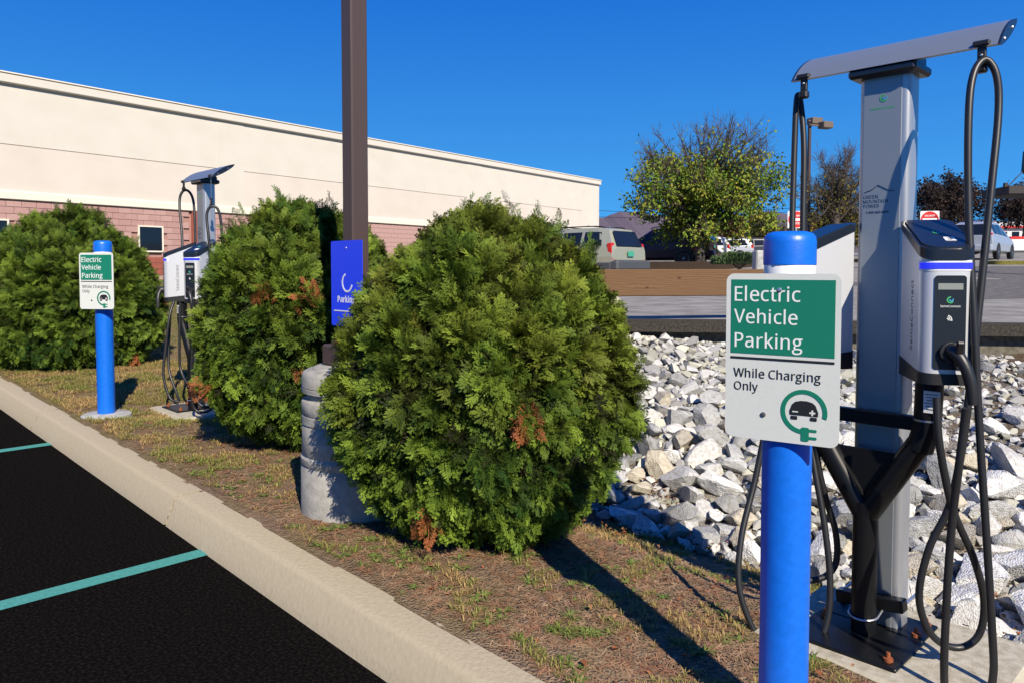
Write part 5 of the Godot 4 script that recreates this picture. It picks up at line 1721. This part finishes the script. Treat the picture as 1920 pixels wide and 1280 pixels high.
func build_far():
	var l := at(1515, 452, 40.0)
	var lamp := thing("street_lamp", "tall brown lamp post with two shoebox heads beyond the charging station", "street lamp", l, 0.35)
	var h := at(1515, 232, 40.0).y - l.y
	var sh := MB.new()
	sh.box(T(Vector3(0, h / 2.0 - 0.3, 0)), Vector3(0.14, h + 0.6, 0.14), 0.01)
	obj("pole", sh, M.brown, lamp)
	for e in [[0.42, 0.16, -0.1, 0.68], [0.72, -0.10, 0.35, 0.62]]:
		var hd := MB.new()
		hd.box(Transform3D(Basis(Vector3.BACK, 0.0), Vector3(e[0], h + e[1], e[2])), Vector3(e[3], 0.34, 0.5), 0.03)
		hd.box(T(Vector3(e[0] * 0.4, h + e[1], e[2] * 0.5)), Vector3(absf(e[0]), 0.08, 0.08), 0.01)
		obj("lamp_head", hd, M.lamp_tan, lamp)
	var d1 := at(1744, 412, 34.0)
	do_not_enter(d1, -0.3, "do not enter sign above the near right charger", lot(18.0, 34.0) + EYE)
	var d2 := at(1494, 412, 34.0)
	do_not_enter(d2, -0.15, "do not enter sign seen between the cables above the near bollard", lot(12.0, 34.0) + EYE)
	var st := at(1771, 427, 44.0)
	var stop := thing("stop_sign", "small dark red stop sign beside the silver minivan's roof", "sign", st, -0.3)
	var oc := PackedVector2Array()
	for i in 8: oc.append(Vector2.from_angle(PI / 8 + TAU * i / 8.0) * 0.40)
	obj("plate", plate(oc, 0.0, 0.004), M.stop_red, stop)
	lettering("lettering", "STOP", 0.5, M.white, T(Vector3(0, 0, 0.0045)), stop, true, 0.004)
	var sp := MB.new()
	sp.box(T(Vector3(0, -0.9, -0.03)), Vector3(0.06, 2.4, 0.04), 0.004)
	obj("post", sp, M.zinc, stop)
	# utility pole and wires
	var u := at(1812, 440, 60.0)
	var up := thing("utility_pole", "weathered pale utility pole in front of the purple tree", "utility pole", u)
	var um := MB.new()
	um.tube(PackedVector3Array([Vector3(0, -1.5, 0), Vector3(0, 3.75, 0)]), PackedFloat32Array([0.13, 0.10]), 8)
	obj("pole", um, M.pole_wood, up)
	var cr := MB.new()
	cr.box(T(Vector3(0, 3.4, 0.12)), Vector3(1.5, 0.1, 0.1), 0.01)
	obj("cross_arm", cr, M.pole_wood, up)
	for e in [[3.45, -0.6, 384, "upper"], [3.45, 0.6, 397, "lower"]]:
		var w := MB.new()
		var a := u + Vector3(e[1], e[0], 0.12)
		var b := at(1060, e[2] + 6, 95.0)
		var pts := []
		for i in 13:
			var k := i / 12.0
			pts.append(a.lerp(b, k) + Vector3(0, -1.1 * 4.0 * k * (1.0 - k), 0))
		w.tube(PackedVector3Array(pts), 0.022, 4)
		tag(obj("utility_wire", w, M.black), "%s thin overhead wire running left from the utility pole" % e[3], "wire", "overhead wires")
	# dark canopy on tie rods at the right edge
	var cp := at(1893, 361, 18.0)
	var cn := thing("entrance_canopy", "dark flat canopy hung on tie rods at the right edge", "canopy", cp, -0.1)
	var sl := MB.new()
	sl.box(T(Vector3(0.65, 0.0, 0)), Vector3(1.95, 0.20, 1.2), 0.02)
	obj("slab", sl, M.canopy, cn)
	var fin := MB.new()
	fin.box(T(Vector3(-0.34, 0.12, 0.5)), Vector3(0.08, 0.1, 0.08), 0.01)
	obj("finial", fin, M.canopy, cn)
	var po := MB.new()
	po.box(T(Vector3(0.62, -0.2, 0.0)), Vector3(0.2, 3.6, 0.2), 0.01)
	obj("post", po, M.canopy, cn)
	for e in [-0.1, 0.15]:
		var ro := MB.new()
		ro.tube(PackedVector3Array([Vector3(e - 0.1, 0.1, 0.3), Vector3(e + 0.62, 0.72, 0.0)]), 0.012, 5)
		obj("tie_rod", ro, M.canopy, cn)
	var bx := MB.new()
	bx.box(Transform3D(Basis(Vector3.BACK, -0.06), Vector3(0.42, 0.70, 0.1)), Vector3(0.32, 0.58, 0.3), 0.06)
	obj("box_sign", bx, M.navy, cn)
	# filling station shop, far right
	var g := at(1910, 447, 64.0)
	var shop := thing("shop_building", "low white shop with a red stripe at the right edge", "building", g, -0.25)
	var mk := func(c: Vector3, s: Vector3) -> MB:
		var m := MB.new()
		m.box(T(c), s, 0.02)
		return m
	obj("wall", mk.call(Vector3(1.0, 0.0, -3), Vector3(7.0, 2.2, 6.0)), M.shop_white, shop)
	obj("fascia", mk.call(Vector3(1.0, 1.12, -2.9), Vector3(7.2, 0.5, 6.3)), M.shop_white, shop)
	obj("red_stripe", mk.call(Vector3(1.0, 0.93, -2.88), Vector3(7.24, 0.16, 6.34)), M.red, shop)
	for i in 6: obj("window", mk.call(Vector3(-2.0 + 0.9 * i, 0.15, 0.01), Vector3(0.55, 0.8, 0.04)), M.glass, shop)
	var ib := at(1912, 456, 40.0)
	var ice := thing("ice_chest", "white ice chest with a red top near the right edge", "freezer", ib, -0.2)
	obj("cabinet", mk.call(Vector3(0, -0.1, 0), Vector3(1.1, 0.62, 0.7)), M.shop_white, ice)
	obj("red_top", mk.call(Vector3(0, 0.26, 0), Vector3(1.14, 0.14, 0.74)), M.red, ice)
	obj("leg", mk.call(Vector3(-0.4, -0.55, 0), Vector3(0.1, 0.5, 0.5)), M.black, ice)
	obj("leg", mk.call(Vector3(0.4, -0.55, 0), Vector3(0.1, 0.5, 0.5)), M.black, ice)
	# grass strips at the far side of the lot
	for e in [[1895, 476, 27.0, 3.6, 1.1], [1600, 474, 30.0, 2.0, 3.0]]:
		var q := at(e[0], e[1], e[2])
		var gm := MB.new()
		var pl := rounded(e[3], e[4], 0.3)
		gm.walls(T(), pl, flat_heights(pl.size(), -1.2), flat_heights(pl.size(), 0.12))
		var go := obj("grass_island", gm, M.lawn)
		go.position = Vector3(q.x + 1.0, lot(q.x, e[2]) + EYE, q.z)
		tag(go, "", "", "", "structure")
	# low far shop roofs over the parked cars
	var fb := at(1372, 468, 75.0)
	var far_shop := thing("far_building", "low far building with a pale roof among the parked cars", "building", fb, 0.1)
	obj("wall", mk.call(Vector3(0, -0.2, -2), Vector3(4.0, 1.2, 4.0)), M.block[0], far_shop)
	obj("roof", mk.call(Vector3(0, 0.5, -2), Vector3(4.4, 0.3, 4.4)), M.shop_white, far_shop)

# ---------- main ----------
func _ready():
	rng.seed = 20240
	noise.seed = 3
	noise.frequency = 0.01
	noise.fractal_octaves = 4
	noise_b.seed = 8
	noise_b.frequency = 0.01
	noise_b.fractal_octaves = 3
	var cam := Camera3D.new()
	cam.name = "camera"
	add_child(cam)
	cam.position = Vector3(0, EYE, 0)
	cam.rotation.x = -PITCH
	cam.projection = Camera3D.PROJECTION_FRUSTUM
	cam.near = 0.05
	cam.far = 6000.0
	cam.size = 2.0 * 0.05 * 640.0 / FPX
	cam.frustum_offset = Vector2(0, -75.0 / FPX * 0.05)
	cam.current = true
	var env := Environment.new()
	env.background_mode = Environment.BG_SKY
	env.sky = Sky.new()
	env.sky.sky_material = sky_material()
	env.ambient_light_source = Environment.AMBIENT_SOURCE_SKY
	env.tonemap_mode = Environment.TONE_MAPPER_LINEAR
	env.tonemap_exposure = 1.45
	env.sdfgi_enabled = true
	env.ssao_enabled = true
	env.ssil_enabled = true
	var we := WorldEnvironment.new()
	we.name = "world_environment"
	we.environment = env
	add_child(we)
	var sun := DirectionalLight3D.new()
	sun.name = "sun"
	sun.light_energy = 1.6
	sun.light_color = Color(1.0, 0.955, 0.88)
	sun.light_angular_distance = 0.5
	sun.shadow_enabled = true
	add_child(sun)
	var el := deg_to_rad(37.0)
	var az := deg_to_rad(20.5)   # behind the camera, to its right
	sun.look_at_from_position(Vector3(sin(az) * cos(el), sin(el), cos(az) * cos(el)) * 50.0, Vector3.ZERO)
	make_materials()
	M.mulch = rough_mat(Color(0.02, 0.014, 0.01), Color(0.05, 0.035, 0.025), Color(0.1, 0.07, 0.05), 0.8, 0.05, 1.0, M.grit, 0.95)
	M.lawn = rough_mat(Color(0.10, 0.10, 0.02), Color(0.17, 0.16, 0.035), Color(0.24, 0.2, 0.06), 1.2, 0.03, 1.0, M.grit, 0.95)
	M.lamp_tan = mat(0.13, 0.10, 0.075, 0.6)
	M.stop_red = mat(0.10, 0.008, 0.015, 0.5)
	M.pole_wood = mat(0.25, 0.2, 0.16, 0.9)
	M.canopy = mat(0.02, 0.014, 0.014, 0.6)
	M.shop_white = mat(0.6, 0.6, 0.6, 0.7)
	build_setting()
	build_store()
	build_rail()
	build_trees()
	build_pier()
	build_bollards()
	build_stations()
	build_bushes()
	build_rocks()
	build_grass()
	build_cars()
	build_far()
